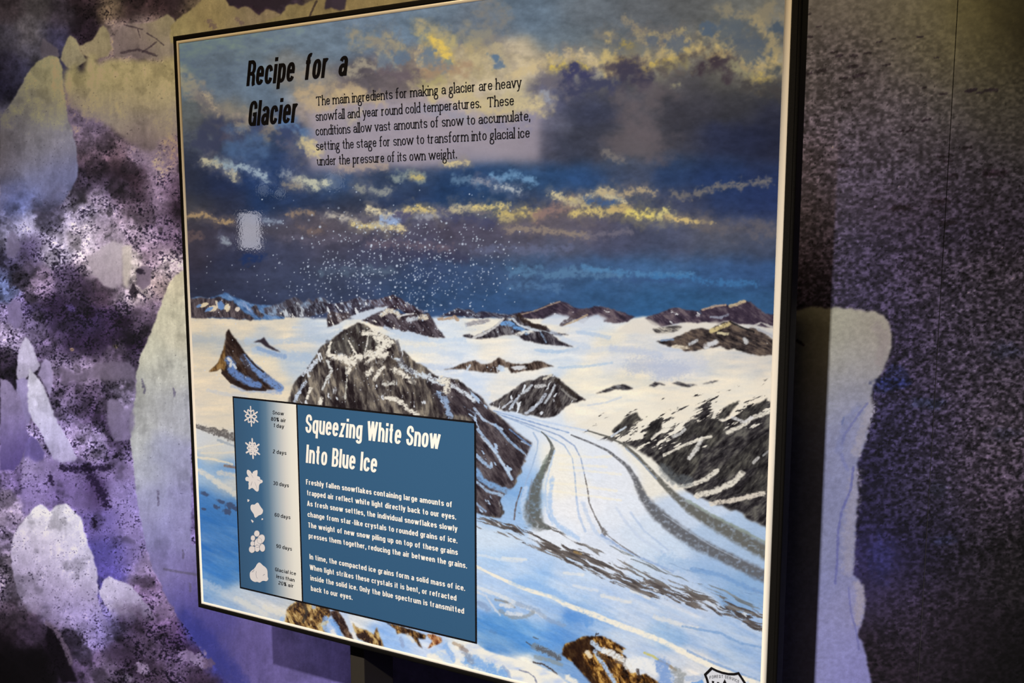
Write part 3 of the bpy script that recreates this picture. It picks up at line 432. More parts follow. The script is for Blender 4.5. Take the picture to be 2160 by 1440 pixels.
    st([(1482,653),(1510,645),(1530,643)], 5, (196,166,140), .8); st([(1540,645),(1556,641),(1570,635)], 7, (206,184,146), .9); st([(1500,668),(1520,670),(1535,664)], 5, (170,178,196), .7)
    A.poly([(1330,674),(1370,672),(1400,690),(1440,682),(1500,680),(1540,678),(1500,700),(1440,712),(1380,706),(1300,700)], (226,218,206), .8, 3, 8, 2); mt([(1375,694),(1400,690),(1425,686),(1440,688),(1430,698),(1405,702),(1385,702)], 20, 5, ((50,46,48),(100,94,92),(190,182,168)))
    mt([(1385,720),(1420,713),(1440,704),(1460,695),(1480,690),(1498,696),(1508,688),(1525,680),(1540,676),(1552,684),(1562,690),(1575,694),(1588,690),(1600,697),(1613,702),(1626,713),(1642,722),(1642,749),(1625,748),(1605,750),(1582,746),(1562,740),(1548,735),(1535,738),(1520,730),(1505,732),(1490,735),(1470,739),(1445,741),(1430,732),(1410,730)], 25, 7, ((30,26,28),(70,60,58),(112,96,84)), (222,212,198), .5)
    for p, w, c in [([(1500,698),(1520,690),(1538,682)], 8, (216,196,140)), ([(1515,702),(1535,704)], 6, (222,208,168)), ([(1455,725),(1470,718)], 7, (206,208,212)), ([(1420,730),(1450,734)], 7, (228,214,190)), ([(1490,730),(1510,722)], 10, (220,220,222)), ([(1570,715),(1575,722)], 8, (206,206,206)), ([(1395,718),(1420,716)], 4, (130,150,180)), ([(1540,678),(1560,688),(1590,700)], 4, (30,28,30)), ([(1600,695),(1620,703),(1640,716)], 5, (170,170,176)), ([(1585,690),(1605,680),(1635,692)], 4, (196,190,184))]: st(p, w, c, .9)
    mt([(975,708),(990,703),(1000,709),(1020,700),(1040,690),(1055,677),(1068,669),(1078,676),(1086,664),(1095,661),(1104,674),(1120,682),(1140,686),(1155,692),(1166,700),(1180,703),(1200,705),(1180,708),(1165,706),(1180,718),(1210,732),(1180,728),(1160,727),(1140,724),(1120,720),(1104,718),(1095,708),(1080,706),(1065,706),(1050,711),(1035,712),(1015,715),(1000,713),(980,711)], 70, 5, ((36,30,36),(66,60,68),(122,118,122)))
    for p, w, c, a in [([(1060,682),(1072,680),(1085,688),(1100,694),(1112,700)], 9, (112,160,216), .95), ([(1090,705),(1108,700),(1122,698)], 8, (232,228,220), .95), ([(1082,672),(1095,685),(1115,693),(1140,697)], 5, (214,222,232), .9), ([(1110,688),(1140,695),(1165,703)], 3, (196,206,216), .7), ([(1000,712),(1025,702),(1050,685),(1062,672)], 5, (216,214,212), .9), ([(1140,700),(1148,715),(1152,722)], 4, (150,176,206), .7), ([(1095,664),(1108,678),(1125,686),(1150,692)], 9, (48,36,34), .9), ([(1165,700),(1195,718),(1240,732)], 10, (196,210,230), .6)]: st(p, w, c, a)
    mt([(930,779),(955,776),(970,768),(985,763),(1003,759),(1015,768),(1035,766),(1044,760),(1053,754),(1066,762),(1080,766),(1098,768),(1115,766),(1128,761),(1142,761),(1155,768),(1170,773),(1150,774),(1135,779),(1120,781),(1105,781),(1090,786),(1078,786),(1070,775),(1060,776),(1050,786),(1035,785),(1012,784),(995,781),(975,778)], 75, 5, ((40,30,28),(92,76,68),(140,122,108)), (206,220,238), .5)
    A.ell(1057,777,9,7,0,(206,222,240),.9,.6,.5,4); A.ell(1095,775,14,5,0,(226,228,232),.9,.6,.5,4); st([(985,780),(992,770)], 4, (206,218,234), .9)
    # ---- the little horn and its satellite
    A.poly([(483,694),(487,702),(500,718),(515,740),(530,760),(548,777),(565,790),(600,820),(560,822),(520,824),(500,814),(480,800),(470,788),(466,776),(455,783),(440,784),(452,774),(462,764),(468,748),(474,730),(476,712),(478,700)], rock(60, 6, ((34,24,22),(52,38,34),(84,66,56)), 3), 1, 1.2, 4, .6)
    A.poly([(475,718),(472,735),(466,750),(460,766),(440,784),(455,782),(466,776),(474,782),(477,765),(475,745)], rock(80, 5, ((84,58,34),(132,98,56),(170,134,84)), 5), 1, 1.2, 4, .8)
    for p, w, c, a in [([(483,758),(490,768),(488,780),(500,790),(520,802),(545,814)], 16, (104,134,190), .95), ([(515,755),(528,768),(545,782),(565,800),(590,818)], 16, (116,146,198), .95), ([(510,750),(520,765),(528,785),(540,800)], 9, (62,50,50), .9), ([(481,756),(488,762),(486,772)], 6, (222,216,208), .9), ([(493,768),(498,776)], 5, (206,212,222), .9), ([(470,786),(488,806),(520,818),(560,822)], 6, (44,32,30), .9), ([(520,750),(540,772),(556,784)], 4, (52,42,40), .9)]: st(p, w, c, a, .8, .35)
    A.poly([(535,722),(545,717),(552,715),(557,711),(562,719),(568,727),(580,735),(592,742),(575,738),(560,730),(550,722)], (52,44,52), 1, 1, 3, .7)
    # ---- the dark nunatak in front
    M6 = [(606,852),(617,815),(630,795),(645,780),(660,760),(672,740),(682,727),(694,722),(705,711),(720,700),(740,688),(755,680),(770,684),(785,695),(805,703),(822,712),(832,717),(838,730),(845,744),(852,739),(858,743),(865,754),(877,764),(890,769),(905,780),(918,791),(930,797),(950,799),(966,800),(985,815),(1000,827),(1015,838),(1025,851),(1032,862),(1047,872),(1062,885),(1075,901),(1090,912),(1106,925),(1122,934),(1108,945),(1116,952),(1100,963),(1110,972),(1098,985),(1102,996),(1090,1006),(1092,1016),(1080,1028),(1062,1030),(1070,1040),(1055,1050),(1058,1066),(1064,1080),(1056,1092),(1030,1090),(1000,1078),(990,900),(800,880)]
    A.poly(M6, rock(78, 9, ((38,30,32),(88,80,76),(150,138,122)), 2, (216,218,222), .44, 1.3, 4), 1, 2.2, 6, .7)
    b6 = [(990,822),(1015,838),(1032,862),(1062,885),(1090,912),(1122,934),(1100,985),(1080,1028),(1055,1050),(1056,1092),(1000,1078),(996,880),(930,870),(900,790),(950,799)]
    A.poly(b6, rock(52, 7, ((42,34,40),(76,66,70),(112,102,104)), 8, (182,204,232), .36, 1.1, 5), .95, 3, 7, 2)
    A.poly([(700,716),(740,690),(755,684),(775,692),(800,704),(815,716),(790,740),(755,748),(730,744),(705,748),(688,740)], rock(84, 7, ((40,32,34),(84,80,76),(132,126,116)), 12), .9, 2, 6, 1.5)
    W_ = (238,230,214)
    for p, w, c in [([(694,748),(715,755),(735,758),(752,752)], 11, W_), ([(720,752),(738,768),(735,785)], 7, W_), ([(745,765),(765,752),(785,745),(810,748)], 12, W_), ([(785,700),(800,712),(815,722),(800,735)], 15, W_), ([(765,702),(778,703)], 8, W_), ([(815,716),(826,722),(812,732),(795,745)], 7, W_), ([(775,768),(785,755),(782,780),(774,788)], 8, W_),
      ([(800,765),(815,745)], 9, W_), ([(698,722),(692,745)], 5, W_), ([(735,718),(745,735),(755,752)], 3, W_), ([(778,705),(772,735),(768,750)], 2.5, (206,200,190)), ([(640,790),(655,775),(668,760)], 7, (206,212,222)), ([(622,845),(632,825),(645,805)], 6, (196,206,222)), ([(648,840),(655,820)], 5, W_), ([(680,820),(690,800),(700,780),(690,760)], 5, (216,216,212)), ([(730,775),(732,800),(728,840)], 3, (196,192,180)), ([(790,800),(800,780),(810,775)], 6, W_),
      ([(830,778),(845,785),(865,800),(870,805)], 9, W_), ([(840,760),(855,775),(870,785),(890,790),(915,800),(935,805)], 10, (214,222,230)), ([(930,800),(945,808),(940,825)], 12, W_), ([(955,812),(970,825),(985,832),(1000,845)], 7, (216,222,230)), ([(815,838),(835,842),(850,850),(862,865),(880,872)], 7, W_), ([(810,810),(830,808)], 8, (210,206,196)), ([(925,830),(940,845),(945,865),(950,880)], 10, (150,170,200)), ([(850,742),(846,760)], 2, (220,220,220)), ([(675,850),(678,842)], 6, W_)]: A.stroke(p, w * 1.15, c, 1., 1.0, 1.5, 5, 0, 0, 5, .5)
    for p, w, c in [([(838,720),(843,740),(850,765),(870,785)], 7, (42,34,40)), ([(775,770),(800,762),(820,760),(840,768)], 12, (42,34,34)), ([(755,760),(765,775),(770,800),(772,850)], 6, (54,46,44)), ([(710,770),(715,800),(705,840)], 7, (58,48,46)), ([(870,800),(880,830),(885,860)], 9, (50,44,44)), ([(905,810),(925,840),(930,870)], 7, (44,38,42)), ([(690,720),(720,715),(730,742)], 6, (52,46,46)), ([(960,840),(985,860),(1000,870)], 10, (52,44,50))]: st(p, w, c, .6, 1.1, .8, 6)
    for p, w, c in [([(1000,860),(1020,885),(1060,905)], 5, (190,208,232)), ([(1008,905),(1040,945),(1062,980),(1080,1010)], 6, (176,200,230)), ([(1015,920),(1050,960),(1075,1000)], 4, (200,216,234)), ([(1045,895),(1075,930),(1105,955)], 5, (160,188,222)), ([(1005,960),(1020,975),(1035,985)], 7, (170,198,232)), ([(1005,992),(1015,1010),(1035,1022),(1060,1032),(1090,1042),(1103,1042)], 12, (132,174,222)), ([(1005,1016),(1030,1036),(1060,1045)], 6, (170,196,226)), ([(1100,930),(1120,940)], 3, (180,200,228)), ([(1075,905),(1100,925),(1120,940)], 3, (110,140,186)), ([(1005,1062),(1025,1078)], 5, (150,176,210))]: st(p, w, c, .9, .8, .6, 5)
    # ---- small pyramid
    mt([(1030,853),(1050,843),(1070,830),(1085,820),(1100,808),(1115,801),(1128,802),(1140,793),(1165,789),(1178,798),(1190,808),(1205,820),(1220,832),(1237,842),(1222,846),(1205,850),(1195,857),(1185,865),(1175,876),(1160,880),(1140,881),(1128,876),(1110,876),(1095,870),(1080,867),(1065,867),(1050,860)], 115, 6, ((34,28,30),(74,68,70),(118,112,108)), (222,226,232), .4)
    for p, w, c in [([(1148,798),(1162,792)], 7, (238,230,212)), ([(1130,815),(1150,812)], 7, (226,226,226)), ([(1100,830),(1115,820),(1122,812)], 6, (216,222,230)), ([(1150,850),(1165,825),(1170,812)], 5, (212,218,226)), ([(1110,872),(1140,848),(1150,832)], 7, (206,214,228)), ([(1075,862),(1095,835)], 5, (206,216,232)), ([(1185,820),(1200,835),(1215,842)], 4, (150,146,140)), ([(1172,800),(1190,815),(1215,836)], 7, (52,44,40)), ([(1175,840),(1180,855)], 12, (44,36,36)), ([(1060,860),(1080,845)], 4, (216,222,232))]: st(p, w, c, .85, .8, .8, 4)
    for p in [[(1255,830),(1275,822),(1295,813),(1318,810),(1337,820),(1320,823),(1300,820),(1285,826)], [(1368,814),(1382,805),(1398,809),(1404,812),(1390,811),(1380,816)], [(1418,808),(1428,804),(1445,809),(1470,811),(1455,816),(1435,814)], [(1480,810),(1500,804),(1518,802),(1500,808)]]: mt(p, 20, 4, ((44,40,44),(84,80,82),(140,140,144)), None, 0, 1.5)
    # ---- rocky hillside at the right
    hp = [(1185,900),(1215,895),(1240,885),(1280,873),(1330,852),(1385,836),(1440,826),(1520,818),(1580,806),(1645,795),(1645,1130),(1600,1105),(1560,1080),(1500,1060),(1455,1040),(1430,1012),(1400,985),(1372,965),(1340,945),(1300,932),(1255,922),(1220,908)]
    b = A.box(1180, 790, 1660, 1140)
    U, V = A.U[b], A.V[b]; m = blur(A.inside(b, hp, 6, 14, 21), 2)
    t = math.radians(-27); l = U * math.cos(t) + V * math.sin(t); x = -U * math.sin(t) + V * math.cos(t)
    dens = np.clip((V - (905 - (U - 1240) * .24)) / 95, -.5, 1) + .30 * np.clip((U - 1480) / 120, 0, 1) * np.clip((V - 880) / 60, 0, 1)
    k = fbm(l / 38, x / 8.5, 5, 22, .6)
    k = k + .35 * fbm(l / 14, x / 4, 4, 23, .65); rm = sm((k - (.34 - .95 * dens)) / .12) * m
    rc = rock(-38, 7, ((28,25,28),(58,54,56),(104,100,94)), 24, None, 0, 1.2, 4)(U, V)
    A.put(b, m * .5, (236, 226, 208)); A.put(b, rm, rc)
    for p, sz in [([(1385,975),(1410,955),(1445,942),(1470,930),(1482,940),(1478,965),(1470,990),(1455,1010),(1430,1020),(1412,1008)], 0), ([(1512,1000),(1535,970),(1560,955),(1590,930),(1635,905),(1632,950),(1600,985),(1565,990),(1520,1012)], 1), ([(1460,905),(1480,890),(1510,880),(1530,895),(1520,925),(1500,945),(1478,930)], 2), ([(1545,890),(1570,862),(1600,850),(1620,838),(1612,860),(1590,875),(1565,890)], 3), ([(1512,880),(1525,862),(1545,850),(1560,846),(1545,865),(1530,885)], 4), ([(1440,905),(1465,890),(1485,888),(1475,905),(1450,925),(1425,935)], 5), ([(1555,1040),(1580,1010),(1600,985),(1640,955),(1640,1045),(1600,1040)], 6), ([(1365,905),(1385,885),(1400,880),(1395,900),(1375,925),(1360,930)], 7), ([(1320,880),(1345,870),(1352,885),(1330,900),(1305,915),(1290,910)], 8)]:
        A.poly(p, rock(-52, 7, ((26,23,25),(56,53,52),(98,94,86)), 30 + sz), .95, 3, 8, 1.2)
    for p, w, c in [([(1425,1028),(1460,1022),(1490,1010),(1512,992)], 9, W_), ([(1470,1045),(1510,1035),(1545,1018),(1565,998)], 12, W_), ([(1500,1062),(1560,1052),(1610,1040)], 10, (226,214,198)), ([(1535,912),(1560,900),(1590,880),(1622,868)], 9, W_), ([(1545,880),(1570,890),(1585,880)], 7, (220,216,214)), ([(1455,965),(1470,945),(1480,925)], 9, (222,218,212)), ([(1400,960),(1440,940),(1480,925),(1500,920)], 6, W_), ([(1505,880),(1512,865)], 7, W_), ([(1590,975),(1600,965)], 6, (196,192,188)), ([(1610,960),(1630,945)], 4, (170,170,170)), ([(1375,925),(1400,905),(1420,895)], 5, W_), ([(1290,920),(1320,900)], 4, (214,222,232)), ([(1420,920),(1435,915),(1445,905)], 7, (216,214,210))]: st(p, w, c, .92, .7, .7, 5)
    st([(1400,990),(1420,1010),(1450,1015)], 22, (110,116,120), .6)
    # ---- glacier: moraines and flow lines
    LB = (160,182,214)
    for p, w, c, a in [([(1042,866),(1090,880),(1150,898),(1200,912)], 3, (130,156,200), .8), ([(1050,872),(1100,893),(1150,915),(1190,938),(1207,965),(1213,1005),(1216,1050)], 3, LB, .8), ([(1060,876),(1120,896),(1180,918),(1212,940),(1225,965),(1233,1000)], 3, (140,160,196), .8), ([(1055,868),(1110,880),(1180,896),(1240,908)], 4, (196,212,236), .8),
      ([(1125,912),(1135,930),(1133,950),(1122,985),(1110,1015),(1100,1050)], 3, LB, .7), ([(1216,1050),(1222,1090),(1235,1120)], 5, (176,196,228), .7), ([(1230,1060),(1240,1090),(1255,1120),(1290,1150)], 8, (186,204,232), .6), ([(1165,1010),(1160,1050),(1162,1090),(1180,1110),(1220,1135)], 10, (168,198,236), .7),
      ([(1110,1030),(1104,1055),(1108,1090),(1112,1100)], 12, (206,220,240), .7), ([(1100,1028),(1095,1045),(1090,1060),(1086,1080),(1085,1095)], 3, (100,84,80), .8), ([(1300,1070),(1320,1100),(1350,1135),(1400,1165)], 6, (196,208,230), .6), ([(1330,1080),(1360,1120),(1410,1160)], 4, (176,194,224), .6),
      ([(1355,1040),(1390,1085),(1440,1125),(1500,1160),(1612,1205)], 9, (176,192,218), .7), ([(1270,1128),(1310,1155),(1360,1180),(1420,1205)], 5, (150,172,210), .8), ([(1400,1180),(1470,1200),(1540,1215),(1612,1235)], 30, (146,178,216), .5), ([(1460,1200),(1520,1212),(1580,1240),(1612,1250)], 10, (110,150,202), .6)]: st(p, w, c, a)
    GR = (98,96,98)
    st([(1142,910),(1153,920),(1162,934),(1166,946),(1160,966),(1148,988),(1136,1012),(1128,1040),(1124,1070),(1126,1090),(1136,1106),(1160,1114)], [2,3,5,9,10,13,17,24,32,36,26,6], (100,102,98), .95, .8, .3, 9)
    st([(1155,960),(1145,985),(1140,1005)], [5,8,8], (112,122,110), .6); st([(1122,1010),(1118,1040),(1112,1075),(1125,1100)], 3, (140,140,150), .5)
    st([(1170,950),(1160,985),(1152,1020),(1150,1050),(1155,1080),(1166,1105)], 4, (176,202,236), .6, 1, 1.2, 3)
    st([(1205,917),(1250,935),(1282,950),(1305,968),(1325,985),(1340,1010),(1358,1050),(1385,1082),(1420,1112),(1470,1145),(1540,1180),(1615,1216)], [3,4,5,6,9,12,18,25,27,26,24,26], (98,98,102), .95, .9, .3, 9)
    st([(1400,1085),(1440,1112),(1500,1150),(1560,1180)], 2.5, (180,190,206), .6)
    st([(1240,908),(1280,920),(1315,936),(1345,962),(1380,1000),(1418,1040),(1450,1068),(1500,1100),(1560,1132),(1620,1166)], [3,4,5,8,9,12,19,26,30,32], (100,98,92), .95, .9, .3, 9)
    st([(1450,1055),(1500,1085),(1560,1115),(1620,1146)], 6, (140,150,136), .7); st([(1320,945),(1350,972),(1385,1010)], 3, (150,166,190), .7)
    st([(1233,1000),(1240,1035),(1243,1060),(1255,1088),(1266,1108),(1276,1124)], [2,3,3,3,4,11], (112,106,104), .9, .7, .8, 3); st([(1276,1124),(1310,1150),(1350,1175)], 2.5, (120,116,116), .8)
    st([(1265,1122),(1262,1118)], 5, (230,226,220), .8)
    for p in [[(1180,978),(1240,982),(1280,984)], [(1170,960),(1250,964),(1290,962)], [(1165,1018),(1210,1022),(1300,1035)], [(1165,1035),(1240,1045),(1310,1055)], [(1180,990),(1230,992),(1310,1000)]]: st(p, 5, (250,240,216), .6)
    # lateral moraine across the foreground
    LM = [(1003,1092),(1050,1104),(1090,1122),(1140,1146),(1190,1168),(1240,1186),(1300,1212),(1350,1232),(1410,1252),(1470,1266),(1540,1288),(1620,1320)]
    streaks(A, LM, [16,26,36,44,46,46,46,44,44,46,48,50], 24, 46, 5.5, -.16, (66,58,56), (118,108,102), .95, 81)
    streaks(A, [(1095,1082),(1140,1106),(1190,1130),(1240,1156),(1290,1180),(1340,1205),(1400,1226),(1480,1252),(1620,1300)], [6,16,24,28,26,22,20,22,26], 25, 40, 4.5, .02, (92,86,84), (140,134,128), .9, 82)
    streaks(A, [(1003,1110),(1060,1124),(1120,1150),(1180,1174),(1240,1202),(1300,1230),(1370,1254)], [7,8,9,9,9,9,7], 25, 40, 4, -.1, (104,96,92), (150,142,136), .85, 83)
    streaks(A, [(1280,1150),(1340,1178),(1400,1205),(1470,1228),(1540,1255),(1620,1284)], [10,12,14,16,18,20], 25, 50, 4, .05, (96,98,98), (140,142,138), .8, 84)
    streaks(A, [(1400,1190),(1470,1208),(1540,1226),(1620,1250)], [30,40,46,50], 22, 50, 4, .22, (92,120,160), (150,170,200), .7, 85)
    streaks(A, LM, [14,22,30,36,40,40,40,36,36,40,44,46], 24, 24, 5, .34, (206,216,230), (226,228,230), .9, 86)
    st([(1212,1163),(1225,1168)], 5, (180,146,92), .7)
    # snowfield ridge and strokes
    st([(1003,1193),(1040,1212),(1080,1230),(1120,1246),(1165,1258),(1195,1275),(1240,1291),(1300,1315),(1350,1333),(1400,1353),(1460,1384),(1520,1412),(1600,1440),(1640,1452)], [6,6,7,8,8,10,11,11,11,11,12,12,12,12], (250,240,220), .95, .7, .4, 8)
    for p, w, c, a in [([(1090,1228),(1140,1238),(1190,1262)], 16, (136,180,232), .5), ([(1010,1170),(1050,1178),(1100,1184)], 6, (240,238,234), .5), ([(1060,1175),(1110,1180)], 5, (246,240,228), .6), ([(1190,1208),(1230,1212)], 6, (244,238,228), .6), ([(1210,1235),(1260,1245)], 6, (238,234,230), .5), ([(1270,1255),(1330,1270)], 7, (246,236,220), .6), ([(1380,1300),(1430,1315),(1470,1325)], 9, (240,232,220), .6), ([(1330,1245),(1370,1262)], 5, (244,236,222), .6), ([(1440,1320),(1520,1335),(1560,1355),(1620,1368)], 5, (120,158,206), .7), ([(1400,1280),(1440,1296),(1500,1320)], 12, (186,206,232), .5),
      ([(1450,1372),(1500,1395),(1560,1420),(1612,1438)], 5, (128,160,206), .7), ([(1006,1238),(1040,1250),(1080,1268),(1120,1285),(1150,1300)], 8, (236,234,230), .7), ([(1006,1248),(1025,1256),(1045,1285),(1055,1296)], 5, (214,218,226), .8), ([(1045,1264),(1070,1270),(1085,1280)], 5, (140,134,124), .7), ([(1055,1288),(1080,1302),(1110,1300),(1125,1290)], 8, (150,154,156), .7), ([(1058,1275),(1080,1278)], 9, (226,226,226), .9), ([(1070,1292),(1100,1296)], 8, (222,226,232), .85), ([(1090,1272),(1130,1285),(1160,1308),(1190,1318)], 8, (140,160,190), .6), ([(1200,1305),(1225,1300),(1240,1310)], 22, (92,148,216), .6),
      ([(1110,1353),(1122,1362)], 2.5, (80,76,80), .8), ([(1125,1362),(1145,1370),(1165,1378),(1178,1386)], 12, (124,128,130), .75), ([(1125,1343),(1135,1347)], 2.5, (80,78,80), .7), ([(1130,1385),(1160,1392),(1185,1402)], 8, (146,152,150), .7), ([(1010,1270),(1030,1285)], 10, (130,150,186), .6), ([(1035,1330),(1045,1335)], 6, (90,130,180), .5)]: st(p, w, c, a)
    A.stroke([(1135,1366),(1160,1376),(1178,1388)], 9, (70,62,62), .5, .6, 1.8, 2.5); A.stroke([(1125,1396),(1145,1400),(1165,1412),(1175,1422)], 3.5, (64,50,46), .8, .7, 1.0, 2.5)
    A.poly([(990,1352),(1006,1357),(1025,1371),(1060,1382),(1100,1392),(1140,1405),(1175,1421),(1205,1446),(1260,1500),(900,1500),(900,1380)], lambda U, V: np.stack([246 - 60 * sm((U * 0 + 1) * (fbm(U / 26, V / 12, 3, 44) * .9 + .1)), 240 - 38 * sm(fbm(U / 26, V / 12, 3, 44) * .9 + .1), 226 + 8 * sm(fbm(U / 26, V / 12, 3, 44) * .9 + .1)], -1), 1, 1.5, 6, 1)
    for p, w, c, a in [([(985,1392),(1010,1400),(1040,1412),(1060,1422)], 22, (116,166,226), .85), ([(1000,1385),(1020,1400)], 12, (150,186,232), .7), ([(1062,1405),(1072,1418),(1076,1430)], 6, (150,170,206), .7), ([(1095,1412),(1115,1418),(1128,1428),(1132,1440)], 3, (120,124,150), .8), ([(940,1362),(948,1375),(955,1390)], 12, (140,180,234), .8), ([(975,1365),(985,1380),(995,1395)], 12, (140,150,170), .7), ([(950,1360),(960,1372),(975,1390)], 10, (232,236,240), .8), ([(1198,1428),(1215,1440)], 12, (248,240,224), .9), ([(915,1372),(935,1382),(950,1398)], 14, (176,204,240), .7)]: st(p, w, c, a)
    OC = ((54,38,34), (140,104,60), (206,176,118))
    DB = ((34,24,22), (84,58,38), (176,134,76))
    def rk(p, pal, ang=60, sz=6, seed=0): A.poly(p, rock(ang, sz, pal, seed + p[0][0] * .02, None, 0, 1.5, 2.6, 22), 1, 2, 5, .7)
    rk([(600,1314),(604,1288),(612,1276),(625,1268),(660,1268),(692,1280),(700,1297),(690,1305),(688,1318),(694,1338),(660,1328),(630,1320)], OC)
    rk([(697,1288),(714,1286),(726,1305),(737,1330),(748,1350),(733,1348),(718,1330),(704,1312)], ((44,32,32),(66,48,44),(120,94,74))); rk([(742,1310),(752,1322),(765,1326),(778,1330),(788,1338),(794,1322),(803,1345),(810,1364),(790,1360),(770,1354),(755,1345),(748,1330)], OC, 65)
    rk([(812,1312),(840,1318),(870,1328),(900,1340),(896,1348),(882,1346),(892,1368),(884,1362),(866,1340),(846,1334),(838,1338),(834,1326)], DB); rk([(900,1338),(915,1336),(932,1346),(932,1354),(918,1360),(902,1368),(912,1352)], ((92,46,28),(160,98,60),(220,180,130)))
    for p, w, c, a in [([(610,1285),(622,1275)], 5, (60,44,38), .7), ([(640,1272),(648,1290),(640,1310)], 6, (60,54,50), .8), ([(660,1272),(662,1280)], 8, (150,178,226), .8), ([(688,1302),(682,1315),(690,1330)], 9, (150,184,232), .9), ([(700,1310),(712,1325),(716,1338)], 10, (120,166,226), .9), ([(700,1330),(708,1340)], 8, (240,234,224), .9), ([(720,1290),(735,1310),(742,1330)], 8, (200,212,232), .8), ([(745,1335),(752,1350)], 6, (236,230,224), .9), ([(675,1318),(690,1312)], 7, (222,206,160), .7), ([(598,1300),(592,1312)], 8, (150,184,230), .7), ([(860,1338),(872,1352)], 7, (236,228,214), .7), ([(958,1356),(975,1364)], 7, (176,150,124), .7), ([(972,1366),(985,1372)], 8, (150,130,120), .6), ([(845,1345),(850,1362)], 7, (150,166,200), .7)]: st(p, w, c, a, .8, .7, 4)
    rk([(1190,1360),(1196,1355),(1210,1353),(1224,1343),(1240,1341),(1252,1342),(1268,1340),(1288,1349),(1305,1358),(1322,1369),(1308,1372),(1320,1385),(1335,1408),(1345,1424),(1362,1420),(1392,1440),(1430,1500),(1300,1500),(1250,1442),(1235,1426),(1220,1410),(1206,1393),(1194,1388),(1186,1378),(1187,1369)], ((32,20,16),(104,66,30),(206,160,84)), 62, 7, 4)
    A.poly([(1190,1360),(1210,1353),(1240,1341),(1252,1350),(1258,1368),(1240,1372),(1228,1378),(1236,1400),(1255,1430),(1262,1442),(1250,1442),(1220,1410),(1206,1393),(1186,1378)], (42,26,20), .82, 3, 6, 2)
    for p, w, c, a in [([(1250,1354),(1262,1366),(1272,1372)], 10, (196,214,236), .95), ([(1275,1372),(1295,1380),(1315,1392),(1335,1412)], 14, (236,236,234), .95), ([(1255,1374),(1268,1392),(1282,1415),(1296,1438)], 9, (176,200,232), .95), ([(1238,1374),(1246,1384)], 9, (236,226,206), .85), ([(1262,1380),(1282,1392),(1292,1405)], 9, (60,42,32), .8), ([(1300,1395),(1318,1400)], 5, (96,84,84), .7), ([(1330,1400),(1352,1398),(1372,1402),(1388,1412)], 24, (240,238,234), .95), ([(1345,1412),(1350,1430)], 6, (50,36,30), .8), ([(1360,1376),(1375,1382),(1388,1390)], 5, (206,196,112), .9), ([(1390,1392),(1410,1402),(1425,1412)], 5, (150,126,92), .8), ([(1395,1402),(1402,1418),(1405,1445)], 28, (128,160,212), .9), ([(1425,1415),(1438,1425),(1430,1445)], 18, (140,144,144), .7), ([(1450,1430),(1480,1428)], 12, (176,190,214), .8), ([(1462,1442),(1480,1438)], 8, (90,146,214), .8), ([(1256,1342),(1258,1334)], 2, (50,40,36), .8), ([(1300,1368),(1312,1374)], 6, (200,160,100), .7), ([(1258,1337),(1262,1336)], 4, (50,40,40), .7)]: st(p, w, c, a, .8, .6, 5)
    # left margin: moraine, blue slope
    st([(408,896),(440,906),(470,914),(505,926)], [8,11,15,17], (96,90,88), .9, .8, 1.2, 5); st([(460,928),(505,944)], 5, (150,160,172), .7)
    st([(412,946),(440,940),(470,936)], 4, (230,218,196), .7); st([(414,964),(450,968),(490,978)], 5, (234,218,190), .8); st([(414,988),(440,1003),(470,1025),(505,1046)], [9,10,13,12], (216,210,198), .9); st([(462,996),(505,1005)], 9, (216,206,192), .8)
    st([(425,955),(470,955),(505,952)], 4, (226,212,190), .7); st([(475,982),(488,984),(496,985)], 5, (130,100,84), .8)
    for x, y, rx, ry in [(432,1041,9,4),(466,1057,8,4),(486,1066,11,7),(480,1078,9,6),(497,1073,6,4),(456,1069,7,4),(430,1073,5,3)]: A.ell(x, y, rx, ry, 20, (66,76,104), .85, .6, .6, 4)
    st([(560,1280),(600,1296)], 12, (236,226,206), .6); st([(430,1228),(480,1252),(540,1285)], 16, (186,196,208), .6); st([(500,1262),(560,1295)], 12, (222,218,208), .7); st([(440,1262),(500,1285)], 6, (140,170,206), .6)
    # snowflakes in the air
    r = np.random.default_rng(5)
    k = 0
    while k < 900:
        x = r.normal(850, 150); y = r.normal(560, 75)
        if not (540 < x < 1100 and 385 < y < 700) or (y < 470 and r.random() < .6) or (x < 660 and r.random() < .4): continue
        k += 1; s_ = r.uniform(.6, 1.0) + (r.random() < .12) * r.uniform(.4, 1.3)
        A.ell(x, y, s_ + .5, s_ + .5, 0, (200, 210, 226), r.uniform(.35, .95), .9, 0)
    for k in range(110):
        A.ell(r.uniform(410, 760), r.uniform(540, 800), 1.2, 1.2, 0, (206, 212, 224), r.uniform(.3, .9), .9, 0)
    for k in range(120):
        x, y = r.uniform(690, 960), r.uniform(690, 850); A.ell(x, y, 1.1, 1.1, 0, (220, 222, 226), r.uniform(.4, .9), .9, 0)
    A.a *= (1 + .018 * fbm(A.U / 1.6, A.V / 1.6, 2, 50))[..., None]
    return A
